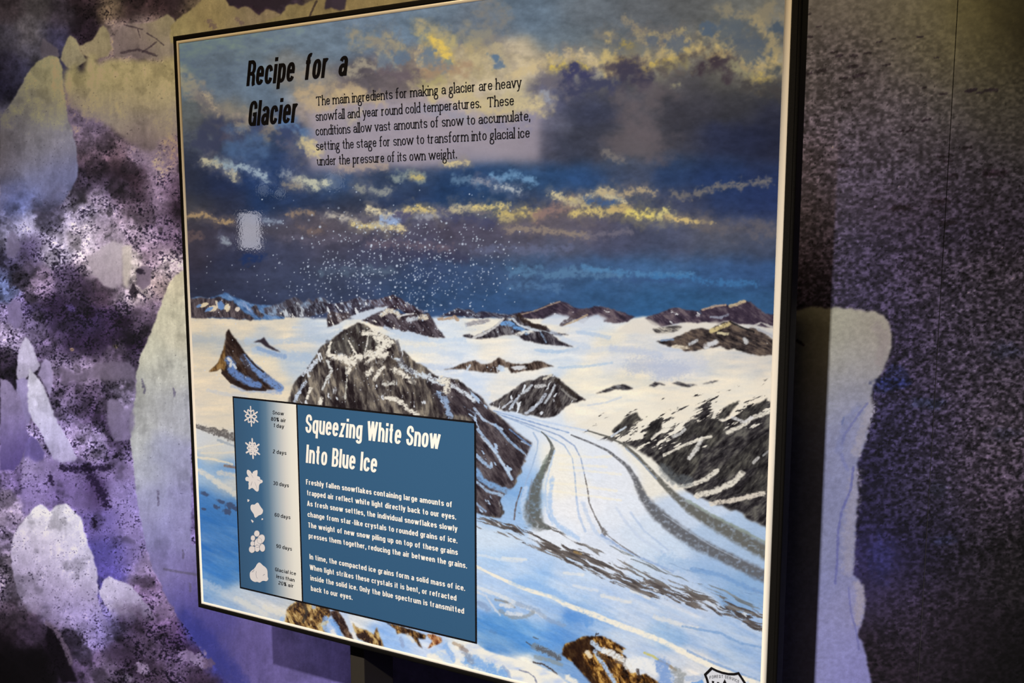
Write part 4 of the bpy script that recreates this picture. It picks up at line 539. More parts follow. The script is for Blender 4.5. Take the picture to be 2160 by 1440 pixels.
# ------------------------------------------------------------------ the ice-cave photo mural on the wall
def paint_mural():
    A = Canvas(-300, -220, 2460, 1660)
    U, V = A.U, A.V
    pts = [(20,20,48,40,42),(80,20,50,45,45),(130,40,52,44,50),(180,20,34,25,28),(230,12,80,66,52),(280,25,36,26,26),(330,25,40,28,28),(370,25,36,26,28),(400,30,70,58,44),(540,5,40,28,35),(600,10,44,34,40),(680,8,70,58,48),(700,30,110,94,62),(760,20,118,100,66),(850,0,124,104,66),(1000,-40,110,92,60),
     (20,80,52,48,55),(80,70,74,69,74),(120,75,45,42,60),(180,60,30,22,28),(260,75,118,100,94),(300,60,122,104,98),(330,62,128,110,94),(350,80,126,110,100),(20,140,34,30,40),(10,180,22,20,30),(40,150,44,42,58),(70,110,62,58,66),(60,60,72,66,68),
     (300,95,112,96,92),(280,110,90,74,78),(320,112,80,66,68),(20,250,70,66,80),(10,320,80,76,84),(15,390,112,104,124),(40,440,96,102,150),(60,470,146,140,164),(10,460,100,98,130),
     (170,270,96,82,98),(210,290,90,76,92),(250,300,96,80,92),(200,325,84,68,80),(240,330,80,62,72),(300,330,100,86,104),(320,310,112,96,112),(360,300,116,98,108),(340,340,122,106,118),(370,340,100,82,96),(200,370,30,22,30),(250,375,28,20,26),(290,380,34,24,30),(230,400,60,50,66),(180,390,60,50,66),(330,385,110,92,106),(370,400,80,62,78),
     (150,420,90,82,100),(200,420,132,118,136),(220,440,140,126,146),(260,430,90,74,90),(290,425,36,26,34),(330,430,100,84,100),(370,440,32,22,32),(150,450,150,140,164),(100,460,70,65,85),(120,430,60,56,76),(270,460,130,114,130),(340,470,90,74,92),
     (20,490,120,115,140),(60,520,60,52,75),(110,520,150,140,160),(170,495,165,152,165),(200,560,170,155,165),(240,560,185,170,175),(272,560,190,176,172),(320,540,120,100,115),(350,560,150,135,140),(365,500,84,68,84),(300,500,120,104,118),(230,500,130,116,130),(40,570,54,47,64),(80,600,112,96,118),(140,600,60,50,70),(180,600,40,30,45),(220,610,66,50,66),(260,610,130,115,130),(290,610,165,150,150),(340,600,130,112,112),(20,560,60,56,80),(5,600,90,100,140),
     (120,650,35,25,45),(180,680,38,28,52),(250,680,40,28,50),(300,680,62,50,66),(320,650,84,70,84),(60,660,60,50,80),(30,660,124,110,150),(70,700,118,104,138),(20,700,150,135,165),(100,720,90,75,105),(150,730,34,24,44),(200,735,30,20,38),(270,730,28,18,35),(120,690,46,36,60),(10,770,50,40,56),(20,790,30,22,38),
     (140,770,110,96,122),(180,780,120,104,128),(230,770,110,94,116),(270,790,118,104,130),(150,820,92,76,104),(200,830,84,68,94),(250,840,138,124,156),(270,860,134,120,156),(180,860,70,54,84),(210,880,56,40,72),(150,880,104,90,128),(250,900,76,60,92),(230,870,70,56,84),(130,850,96,82,112),(170,920,130,114,150),(200,930,140,126,166),(250,935,60,46,76),(180,950,120,104,140),(270,950,90,76,112),
     (20,1000,116,98,146),(10,1080,130,115,140),(42,1000,60,46,82),(20,1140,110,96,124),(10,1200,130,115,135),(60,980,140,124,168),(100,990,128,110,160),(150,990,110,92,142),(240,980,116,98,146),(275,975,122,106,150),(80,1030,122,104,156),(130,1030,112,92,150),(200,1040,66,48,92),(170,1050,112,94,150),(250,1040,130,114,170),(280,1060,128,114,172),(190,1110,100,84,150),(230,1110,104,90,158),(270,1110,126,110,164),(210,1160,74,66,140),(240,1170,76,68,142),(270,1170,104,90,150),(290,1140,122,108,160),(220,1200,70,60,130),(310,1190,120,104,140),
     (30,1260,110,96,118),(20,1300,62,48,62),(60,1340,50,38,55),(20,1350,26,18,26),(20,1400,12,8,12),(100,1400,14,9,16),(120,1350,20,12,22),(60,1400,14,9,14),(150,1290,128,114,158),(130,1320,110,96,130),(180,1340,104,92,132),(220,1330,100,90,140),(250,1370,50,38,58),(180,1400,76,60,90),(220,1420,84,70,94),(150,1440,60,46,70),(320,1240,108,86,124),(340,1280,112,92,126),(300,1290,56,42,64),(350,1320,80,60,92),(370,1340,56,38,70),(400,1380,40,26,50),(280,1400,44,32,50),(320,1370,64,50,72),(330,1430,56,42,60),(420,1430,50,36,56),(260,1440,60,48,66),(380,1400,80,64,92),  # near-black samples at lower left carry painted vignette too
     (420,1330,60,60,140),(460,1390,50,50,124),(500,1440,54,48,110),(470,1330,96,84,144),(520,1380,96,82,140),(560,1330,104,90,150),(600,1400,112,96,158),(650,1380,110,96,158),(680,1440,116,100,164),(720,1400,112,96,158),(800,1440,110,96,156),(900,1440,104,92,150),(1000,1480,100,90,146),
     (1750,20,92,82,70),(1850,30,92,82,66),(1950,40,92,82,58),(2050,40,88,78,46),(2120,30,44,38,20),(2170,60,22,18,10),(1720,110,80,70,66),(1800,130,70,60,60),(1900,120,80,72,64),(2000,120,86,77,58),(2080,130,74,66,44),(2150,150,40,35,24),(1750,170,80,70,68),(1800,220,75,66,70),(1900,240,80,70,74),(2000,230,75,68,66),(2100,220,64,58,50),(2150,260,48,43,38),(1720,300,84,72,80),(1800,350,78,68,82),(1900,340,70,62,72),(2000,350,60,52,60),(2100,350,52,46,50),(1720,440,80,70,80),(1800,440,72,62,80),(1900,450,60,50,64),(2000,450,52,44,58),(2100,450,45,38,48),  # right edge and right corners darkened: vignette painted into the mural colours
     (1720,580,72,60,72),(1800,580,70,60,82),(1900,600,60,50,66),(2000,600,66,56,68),(2100,600,56,48,56),(1900,740,58,48,68),(2000,740,65,55,68),(2100,740,58,50,60),(1900,900,48,42,66),(2000,900,62,52,68),(2100,900,70,60,70),(1850,1050,36,31,54),(1950,1050,48,42,58),(2080,1030,62,52,64),(1860,1180,50,44,88),(1950,1150,28,24,38),(2050,1200,38,32,40),(2150,1200,28,24,26),(1880,1250,54,44,64),(1950,1300,42,34,44),(2050,1350,28,22,28),(2150,1400,12,10,12),(1860,1400,36,28,36)]
    A.a[:] = A.field(pts, 17, 12, 22, 3)
    b = A.box(1670, -220, 2460, 1660); A.a[b] = A.field([p for p in pts if p[0] > 1650], 55, 14, 30, 3, b=b)
    # boulders in the debris on the left: lit top, dark underside
    r = np.random.default_rng(11)
    for k in range(520):
        x, y = r.uniform(-40, 420), r.uniform(240, 1440)
        if y > 960 and x > 60 and y < 1230 and r.random() < .8: continue
        i, j = int(y - A.v0), int(x - A.u0); c = A.a[i, j]
        R = r.uniform(4, 9) if r.random() < .6 else r.uniform(9, 24)
        q = r.uniform(.6, 1.1); an = r.uniform(-50, 50)
        A.ell(x + .10 * R, y + .30 * R, R * 1.12, R * q * 1.1, an, c * .40, .5, .5, .8, R * .6)
        A.ell(x, y, R, R * q, an, c * r.uniform(1.02, 1.22), .75, .5, .8, R * .6)
        A.ell(x - .1 * R, y - .25 * R, R * .6, R * q * .5, an, c * r.uniform(1.25, 1.55), .55, 1., .9, R * .4)
    # ice faces: outline, colour samples, gravel density
    def ice(p, cs, sig=40, jit=3, soft=1, a=1., fade=0, keep=.16):
        x0, x1 = min(q[0] for q in p) - 8, max(q[0] for q in p) + 8; y0, y1 = min(q[1] for q in p) - 8, max(q[1] for q in p) + 8
        b = A.box(x0, y0, x1, y1); fld = A.field(cs, sig, 8, 18, 7, b=b)
        m = blur(A.inside(b, p, jit, 9, 3), soft)
        if fade: m = m * sm((max(q[1] for q in p) + 20 * fbm(U[b] / 14, V[b] / 14, 4, 33) - V[b]) / fade)
        if p[0][0] < 1500:
            x_, y_ = U[b], V[b]
            mot = .05 * fbm(x_ / 34, y_ / 50, 3, 31, .6) + .07 * fbm(x_ / 4, y_ / 5, 4, 32, .7) + .09 * fbm(x_ / 8, y_ / 44, 4, 34, .6)
            fld = fld * (1 + mot)[..., None]
        else: fld = fld * (1 + .07 * fbm(U[b] / 14, V[b] / 18, 4, 35, .7))[..., None]
        A.put(b, a * m, fld); A.sp[b] = A.sp[b] * (1 - m) + keep * m
    # gravel density everywhere (0..1), lowered where clean ice is painted over it
    den = [(50,40,.12),(200,20,.5),(330,20,.5),(20,200,.3),(60,300,.25),(200,280,.35),(230,320,.55),(330,330,.4),(340,390,.6),(220,390,.5),(200,430,.75),(330,440,.7),(150,470,.7),(60,430,.3),(110,520,.8),(60,580,.7),(180,500,.5),(240,550,.25),(320,540,.8),(350,580,.6),(180,620,.8),(140,680,.75),(250,690,.8),(300,620,.7),(60,680,.75),(20,700,.8),(100,740,.75),(200,800,.8),(160,860,.8),(250,840,.45),(220,900,.85),(180,930,.75),(250,940,.8),
           (20,1000,.5),(20,1100,.6),(100,1000,.55),(200,1010,.8),(180,1080,.7),(250,1050,.35),(230,1150,.5),(270,1150,.5),(310,1220,.6),(20,1260,.6),(60,1330,.3),(150,1300,.6),(220,1340,.5),(270,1370,.9),(330,1330,.9),(380,1380,.85),(330,1420,.9),(200,1410,.5),(460,1400,.1),(600,1400,.2),(800,1440,.2),(600,20,.1),(760,20,.2),
           (1750,30,.15),(1900,30,.1),(2050,40,.08),(1800,120,.42),(1760,150,.5),(1900,110,.28),(2050,150,.2),(1750,300,.6),(1850,250,.45),(1950,250,.45),(2100,250,.35),(1800,400,.5),(1900,400,.55),(2050,400,.62),(1800,580,.6),(1900,600,.7),(2050,600,.75),(2000,760,.78),(2100,800,.75),(1900,900,.75),(2050,950,.8),(1850,1050,.6),(1950,1100,.72),(2100,1100,.78),(1870,1200,.3),(1950,1250,.6),(2050,1350,.45),(2150,1300,.6)]
    A.sp[:] = A.field([(x, y, d, d, d) for x, y, d in den], 40, 20, 30, 8)[..., 0]
    # paler boulders faceted by noise in the debris
    k = fbm(U / 16, V / 18, 4, 60, .6); lft = (U < 700)
    rd = 1 - 2.2 * np.abs(fbm(U / 26 + .4 * k, V / 24, 4, 62, .6)); rd2 = 1 - 2.4 * np.abs(fbm(U / 9, V / 9, 3, 63, .6))
    A.a *= np.where(lft, (1 + .30 * k + .12 * fbm(U / 4, V / 4, 3, 61)) * (1 + .22 * rd + .13 * rd2), 1 + .16 * k)[..., None]
    CR = [(120,130,152,142,106),(100,180,150,140,108),(60,220,118,112,104),(30,270,108,102,108),(110,240,140,132,122),(80,290,122,118,124),(120,300,128,124,142),(60,340,124,120,136),(130,370,108,108,140),(90,380,118,118,150),(60,420,100,106,150),(140,420,92,94,128),(30,430,92,98,148),(20,300,100,95,108),(10,350,98,92,104)]
    ice([(86,92),(89,79),(96,86),(108,92),(122,105),(126,118),(110,122),(90,122),(85,106)], [(100,90,96,86,92),(100,115,82,74,84)])
    ice([(0,252),(8,236),(25,214),(45,180),(62,148),(76,130),(90,124),(104,118),(118,118),(127,124),(131,150),(134,190),(140,230),(150,270),(160,310),(166,360),(164,372),(150,400),(130,430),(100,450),(60,440),(30,470),(0,480)], CR, 28, 3, 1, 1., 110, .2)
    ice([(128,122),(135,102),(141,80),(148,75),(156,77),(164,92),(176,112),(182,128),(170,138),(152,146),(138,140)], [(150,90,150,138,102),(150,130,134,122,102)])
    ice([(165,100),(180,90),(196,84),(206,66),(217,53),(226,60),(233,78),(236,100),(228,118),(206,124),(190,120),(172,116)], [(215,75,150,136,98),(200,110,134,118,96)])
    ice([(238,95),(250,60),(270,48),(300,50),(325,45),(352,30),(368,40),(368,125),(330,124),(300,122),(290,116),(262,120),(240,122)], [(260,70,124,106,100),(300,75,132,114,100),(340,60,140,124,92),(350,100,134,118,100),(290,110,106,90,88)], 22, 4)
    for p, w in [([(255,112),(290,104),(310,110),(330,118)], 5), ([(262,52),(300,62)], 3), ([(290,60),(296,80)], 2), ([(310,70),(330,82),(345,95)], 2.5), ([(300,110),(318,98),(330,88)], 3)]: A.stroke(p, w, (52,40,44), .75, .9, .9, 4)
    EE = [(160,150,160,146,104),(200,150,162,146,104),(260,150,162,145,102),(330,160,160,142,100),(370,150,160,142,98),(200,200,156,142,104),(270,210,156,140,106),(340,210,154,138,104),(250,250,142,128,116),(300,270,138,122,112),(350,260,146,130,110),(180,230,126,112,112),(300,300,118,102,112),(380,280,130,114,112)]
    ice([(134,180),(138,150),(150,142),(163,134),(168,150),(172,157),(178,140),(184,122),(194,113),(203,115),(208,136),(228,128),(262,124),(300,125),(340,126),(368,121),(400,120),(400,285),(372,278),(352,292),(338,300),(330,318),(316,324),(300,318),(276,304),(250,282),(222,262),(196,250),(172,240),(152,222),(142,205)], EE, 26, 7, 5, 1., 0, .2)
    ice([(358,70),(362,52),(378,38),(395,26),(412,12),(430,-6),(440,-80),(470,-80),(474,-4),(486,12),(504,18),(520,12),(536,24),(548,32),(560,20),(580,22),(592,32),(566,60),(380,90),(358,90)], [(380,60,146,128,84),(430,25,136,116,76),(480,30,140,120,78),(520,40,124,106,80),(560,40,128,108,78)], 24)
    ice([(540,52),(570,40),(590,34),(604,14),(616,8),(640,10),(662,0),(676,-80),(1000,-80),(1000,-20),(700,32),(560,56)], [(600,35,130,112,74),(650,20,132,112,72),(720,15,126,106,68),(850,0,126,106,66)], 26)
    A.poly([(690,-10),(730,-10),(728,20),(712,22),(700,16),(684,20)], (48,38,48), .95, 2, 5, 1); A.stroke([(668,2),(658,22),(654,34)], 4, (48,36,36), .8, .8, .8, 4)
    A.poly([(472,-10),(500,-10),(520,-10),(640,-10),(620,0),(590,12),(585,24),(572,18),(560,16),(548,22),(535,12),(512,12),(486,10)], (40,30,36), .9, 3, 6, 1)
    for p, w in [([(440,45),(452,56)], 10), ([(500,40),(512,50)], 8)]: A.stroke(p, w, (92,70,72), .6, 1, 1.5, 3)
    ice([(55,710),(64,720),(72,738),(80,758),(84,772),(74,784),(60,790),(50,802),(38,800),(33,784),(38,752),(44,730)], [(56,730,206,198,222),(60,770,196,186,212),(40,790,176,164,196)])
    ice([(34,800),(50,795),(62,800),(60,840),(66,880),(58,900),(44,870),(36,840)], [(48,830,166,152,196),(55,880,128,114,170)])
    ice([(86,768),(95,755),(104,758),(109,770),(111,800),(106,838),(96,818),(88,800),(80,790)], [(98,770,176,160,196),(98,810,150,134,178)])
    ice([(60,775),(66,780),(78,794),(92,815),(104,846),(116,880),(132,908),(146,932),(162,964),(150,985),(118,985),(104,950),(88,915),(70,886),(60,868),(58,830)], [(68,800,222,216,232),(85,840,222,216,234),(80,870,206,200,232),(110,900,196,190,226),(130,950,180,170,214),(150,975,186,174,214)])
    ice([(0,798),(10,800),(20,806),(32,820),(42,836),(48,866),(56,900),(64,930),(54,945),(44,975),(30,990),(0,990)], [(10,820,156,140,176),(35,850,140,124,172),(20,890,168,154,190),(15,940,120,102,164),(45,920,84,66,138),(40,970,70,54,120)])
    ice([(55,935),(66,918),(80,930),(95,955),(90,975),(60,985),(50,965)], [(70,945,120,104,170),(75,970,96,80,150)])
    L = [(360,600,206,194,164),(340,660,204,196,166),(370,700,206,198,170),(310,740,196,192,166),(350,780,192,190,174),(300,820,186,186,172),(340,850,178,178,176),(380,880,172,172,178),(290,880,176,176,170),(285,940,184,186,182),(300,1000,176,178,190),(340,960,160,162,186),(380,980,152,150,182),(320,1050,160,160,196),(380,1060,146,142,186),(300,1080,156,152,190),(330,1120,146,142,192),(390,1130,142,136,184),(350,1180,128,120,176),(400,1200,122,110,166),(330,1210,130,118,170),(370,1250,104,94,160),(410,1270,92,80,146),(390,1300,70,68,146),(420,1340,52,54,140),(450,1350,70,66,142),(440,1310,84,74,142),(480,1360,92,80,140),(470,1410,54,54,130),(520,1420,100,86,146)]
    ice([(400,568),(384,572),(370,580),(355,600),(344,630),(331,668),(319,700),(306,728),(294,754),(288,790),(286,830),(281,858),(273,880),(274,910),(278,950),(282,990),(286,1030),(292,1070),(302,1120),(312,1170),(322,1200),(336,1226),(352,1262),(374,1298),(400,1334),(428,1376),(460,1412),(490,1450),(520,1500),(1300,1530),(1300,1150),(404,1150)], L + [p for p in pts if p[0] > 500 and p[1] > 1300 and p[0] < 1100], 24, 3)
    A.stroke([(392,1300),(420,1335),(450,1370),(480,1400),(510,1445)], 34, (46,50,132), .6, 1.2, .5, 12)
    A.stroke([(346,1200),(380,1206),(418,1212)], 5, (96,88,116), .8, 1, .3, 6)
    for x, y in [(300,800),(304,812),(333,1050),(366,820),(385,1160),(400,1230),(332,1035)]: A.stroke([(x,y),(x+2,y+8),(x+1,y+16)], 4, (90,82,110), .7, .9, 1.2, 3)
    N = [(90,1075,226,220,230),(130,1075,226,220,232),(150,1100,222,216,232),(80,1120,202,192,208),(120,1130,206,196,214),(170,1150,206,200,224),(60,1160,180,168,194),(110,1180,184,172,200),(160,1190,192,182,210),(190,1200,190,180,210),(50,1220,156,142,172),(110,1240,160,146,180),(170,1250,164,150,184),(90,1290,140,126,160),(160,1300,138,126,170)]
    ice([(48,968),(60,962),(74,976),(110,966),(130,975),(170,968),(200,978),(240,968),(278,975),(284,1020),(290,1070),(300,1120),(312,1180),(320,1200),(300,1215),(285,1240),(240,1235),(205,1240),(190,1140),(160,1070),(90,1060),(50,1090),(44,1020)], [p for p in pts if 960 < p[1] < 1240 and 50 < p[0] < 320], 18, 4, 1.5, .9, 90, .5)
    for p, w in [([(182,985),(192,1005),(205,1020),(220,1050),(224,1065)], 16), ([(198,1095),(200,1112)], 8), ([(130,985),(160,990),(235,985)], 12), ([(105,1005),(110,1020)], 8)]: A.stroke(p, w, (24,14,40), .85, 1.0, 1.6, 4)
    ice([(24,1190),(24,1150),(30,1125),(42,1108),(62,1082),(76,1068),(85,1061),(94,1068),(104,1079),(115,1068),(126,1063),(140,1062),(152,1072),(164,1086),(173,1097),(178,1120),(188,1150),(198,1178),(204,1200),(206,1240),(206,1262),(214,1290),(234,1330),(250,1370),(190,1350),(120,1310),(60,1290),(36,1250)], N, 26, 3, 1, 1., 150, .36)
    ice([(206,1245),(212,1238),(219,1222),(226,1218),(232,1213),(240,1220),(256,1227),(270,1231),(284,1242),(296,1256),(304,1268),(318,1286),(330,1304),(320,1318),(300,1322),(280,1320),(262,1310),(254,1306),(242,1310),(236,1304),(228,1286),(216,1266)], [(230,1230,196,186,212),(250,1250,180,170,202),(280,1250,176,164,196),(300,1290,120,106,136),(250,1300,150,138,166),(270,1290,140,126,160)], 26, 3, 1, 1., 60, .4)
    A.poly([(98,1314),(108,1318),(126,1342),(140,1372),(150,1400),(164,1440),(130,1440),(110,1390),(96,1350)], (14,9,16), .95, 3, 6, 2); A.stroke([(98,1313),(112,1322),(128,1345),(142,1378),(150,1400)], 10, (98,82,102), .8, 1, .8, 6)
    A.poly([(0,1345),(40,1370),(90,1360),(110,1400),(120,1460),(0,1460)], (10,7,10), .8, 8, 14, 8)  # lower left corner darkened, vignette painted as a soft dark patch
    for x, y, r, c in [(302,1408,14,(136,116,146)),(390,1385,16,(120,100,136)),(420,1390,20,(134,114,150)),(440,1400,12,(96,76,104)),(270,1430,10,(110,96,120)),(300,1215+10,10,(112,88,126)),(318,1235,16,(116,92,128)),(352,1290,16,(116,94,130)),(360,1330,14,(78,58,92))]: A.ell(x, y, r, r * .8, 20, c, .85, .6, .8, 7)
    ice([(15,500),(24,485),(38,498),(44,520),(30,545),(14,540)], [(25,510,116,106,134)], 30, 3, 2, .7)
    ice([(15,645),(28,628),(40,634),(47,660),(44,688),(30,694),(18,676)], [(30,660,126,112,152)], 30, 3, 1)
    ice([(186,545),(215,520),(238,508),(256,512),(262,560),(258,596),(240,610),(216,600),(198,580)], [(210,550,176,160,170),(240,550,186,172,178),(240,590,170,154,166)], 22, 4, 2); ice([(258,520),(276,516),(278,560),(270,606),(260,600)], [(268,560,196,182,174)], 22, 3, 1.5)
    ice([(288,570),(300,560),(320,566),(318,600),(300,612),(288,600)], [(300,585,126,108,124)], 22, 3, 1); A.ell(296,572,9,7,0,(40,30,44),.9,.6,.6,5); A.ell(282,616,9,16,0,(30,22,30),.9,.6,.5,6)
    ice([(225,848),(236,836),(252,846),(264,862),(280,850),(284,900),(270,930),(240,930),(226,890)], [(240,860,136,122,152),(270,890,132,118,156)], 22, 4, 2, .8)
    ice([(128,772),(160,790),(205,768),(240,760),(270,765),(284,775),(284,800),(240,800),(180,800),(130,810)], [(160,790,116,100,126),(230,775,124,108,130),(270,785,120,106,132)], 22, 5, 2, .7);
    for x, y, r, c in [(200,975-215,4,(20,12,26)),(245,731,5,(190,170,130)),(152,737,5,(170,140,110)),(190,660,14,(24,14,30)),(260,680,16,(26,16,30)),(150,650,10,(70,56,100))]: A.ell(x, y, r, r * .8, 0, c, .85, .6, .6, 5)
    g = (sm((V - 560) / 300) * .14 * (U < 1500))[..., None]
    A.a += (A.a.mean(-1, keepdims=True) * np.array([1.0, .97, 1.12], np.float32) - A.a) * g
    # right-hand ice pillar
    Q = [(1700,670,178,166,138),(1760,670,180,170,140),(1840,680,178,164,142),(1800,700,188,176,152),(1860,720,166,150,136),(1720,760,172,162,142),(1800,760,176,166,152),(1840,780,156,148,150),(1740,840,162,156,154),(1800,840,154,150,166),(1780,900,146,144,172),(1740,960,140,138,160),(1790,960,142,140,170),(1760,1050,138,137,168),(1700,1100,136,134,160),(1760,1150,136,135,166),(1770,1250,132,132,172),(1750,1350,148,144,186),(1800,1350,140,136,184),(1790,1420,136,130,180),(1800,1280,150,142,170),(1700,1400,140,136,176)]
    ice([(1600,680),(1668,664),(1680,654),(1700,650),(1712,646),(1740,650),(1762,647),(1800,652),(1846,656),(1862,664),(1876,682),(1882,708),(1880,734),(1874,758),(1862,782),(1850,798),(1842,816),(1838,840),(1842,858),(1840,874),(1832,896),(1830,920),(1822,945),(1812,962),(1807,1000),(1810,1040),(1806,1100),(1802,1180),(1800,1214),(1810,1218),(1821,1236),(1826,1266),(1822,1304),(1812,1326),(1808,1340),(1820,1354),(1826,1374),(1830,1402),(1838,1445),(1842,1530),(1600,1530)], Q, 42, 3, 1.5, 1., 0, .05)
    for p, w, c, a in [([(1838,850),(1834,872),(1822,905),(1812,935),(1806,955)], 20, (176,164,166), .6), ([(1806,1000),(1798,1060),(1792,1120),(1790,1200)], 24, (170,158,164), .5), ([(1812,1235),(1816,1270),(1808,1310)], 18, (172,158,160), .6), ([(1850,690),(1868,715),(1856,760)], 22, (160,142,136), .5), ([(1830,850),(1815,868),(1800,890),(1782,915),(1776,935)], 5, (112,112,160), .7), ([(1800,985),(1795,1030),(1775,1080),(1768,1120),(1766,1180),(1762,1230)], 5, (104,104,160), .8), ([(1790,1240),(1795,1290),(1806,1330),(1812,1370)], 4, (112,110,164), .7), ([(1775,960),(1788,990)], 8, (120,122,170), .6), ([(1808,860),(1780,900),(1770,950)], 16, (120,124,166), .4), ([(1682,719),(1694,727)], 6, (50,28,26), .9), ([(1780,880),(1776,895)], 4, (108,116,160), .7)]: A.stroke(p, w, c, a, 1.2, .8, 6)
    A.poly([(1840,822),(1850,806),(1864,790),(1878,768),(1900,770),(1915,785),(1924,805),(1915,818),(1880,822)], (40,40,70), .8, 4, 8, 2); A.ell(1880, 808, 36, 10, 0, (38,42,84), .7, .8, .5, 8)
    for x, y, rx, ry, c in [(1860,1175,26,40,(50,48,98)),(1980,1030,14,14,(50,50,66)),(1960,850,30,12,(40,46,66)),(2120,915,34,12,(50,48,62)),(1870,820,20,8,(44,46,84)),(2120,740,30,16,(50,50,66)),(1990,1140,22,10,(40,42,66))]: A.ell(x, y, rx, ry, 0, c, .6, 1.2, .8, 10)
    # coarse dark grit on the right wall, clustered
    for x, y, w in [(1705,20,6),(1707,30,5),(1728,56,6),(1707,78,8),(1760,110,8),(1770,118,10),(1800,118,10),(1830,112,9),(1855,88,8),(1885,82,6),(1800,140,12),(1810,160,13),(1820,155,10),(1780,165,10),(1705,155,10),(1730,150,12),(1870,137,8),(1940,78,8),(1975,122,7),(1990,198,9),(1950,185,6),(2050,190,12),(2045,192,10),(2090,190,14),(2068,195,8),(1775,312,10),(1790,195,8),(1950,255,8),(1955,252,9),(1920,275,9),(1900,277,8),(1780,350,14),(1900,318,10),(1985,330,9),(2000,340,10),(2040,312,12),(2100,365,28),(2090,365,18),(2010,370,12),(1985,425,20),(1900,438,22),(1895,440,14),(2000,470,18)]:
        A.stroke([(x - w * .7, y + 1), (x + w * .7, y - 1)], w * .55, (30,22,28), .85, .9, 1.2, 4)
    return A

def gravel(A):
    """dark grit and pale grains strewn by density"""
    U, V = A.U, A.V
    rgt = (U > 1600)
    s = np.where(rgt, 5.6, 3.4).astype(np.float32)
    n = fbm(U / s, V / (s * np.where(rgt, .72, .85)), 4, 70, .66)
    cl = fbm(U / 22, V / 20, 4, 71, .6)
    A.a *= np.where(rgt, 1, 1 - .42 * sm((fbm(U / 44, V / 40, 4, 76, .6) - .05) / .4) * np.clip(A.sp * 1.6, 0, 1))[..., None]
    d = np.clip(A.sp * np.where(rgt, 1, 1 + 1.1 * cl), 0, 1)
    k = sm((n - (.62 - .82 * d)) / np.where(rgt, .42, .40)) * sm(d / .06)
    A.a *= (1 + np.where(rgt, .30, .40) * d)[..., None]
    dk = np.where(rgt, .66, .78) * k
    A.a *= (1 - dk[..., None] * np.where(rgt[..., None], np.array([1, 1, .97], np.float32), np.array([1, 1.03, .93], np.float32)))
    n2 = fbm(U / (s * .8) + 50, V / (s * .7) - 20, 3, 73)
    h = sm((n2 - .34) / .35) * np.clip(d * 1.5, 0, 1)
    A.a *= (1 + np.where(rgt, .50, .34) * h)[..., None]
    w = fbm(U / 7.5, V / 5.2, 2, 77, .45)
    A.a *= np.where(rgt, np.exp(1.0 * np.tanh(1.5 * w) * np.clip(d, 0, .7)) * (1 - .20 * np.clip(d * 2, 0, 1)), 1)[..., None]
    A.a *= np.where(U < 700, .93, 1)[..., None]
    A.a *= (1 + .05 * fbm(U / 1.5, V / 1.5, 2, 74))[..., None]
    return A
# ------------------------------------------------------------------ lettering: pen strokes along letter skeletons
def arc(cx, cy, rx, ry, a0, a1, n=9, e=2.25):
    r = []
    for i in range(n + 1):
        t = math.radians(a0 + (a1 - a0) * i / n); c, s = math.cos(t), math.sin(t)
        r.append((cx + rx * math.copysign(abs(c) ** (2 / e), c), cy + ry * math.copysign(abs(s) ** (2 / e), s)))
    return r

def bez(p0, p1, p2, p3, n=8):
    return [tuple((1 - t) ** 3 * a + 3 * t * (1 - t) ** 2 * b + 3 * t * t * (1 - t) * c + t ** 3 * d for a, b, c, d in zip(p0, p1, p2, p3)) for t in [i / n for i in range(n + 1)]]

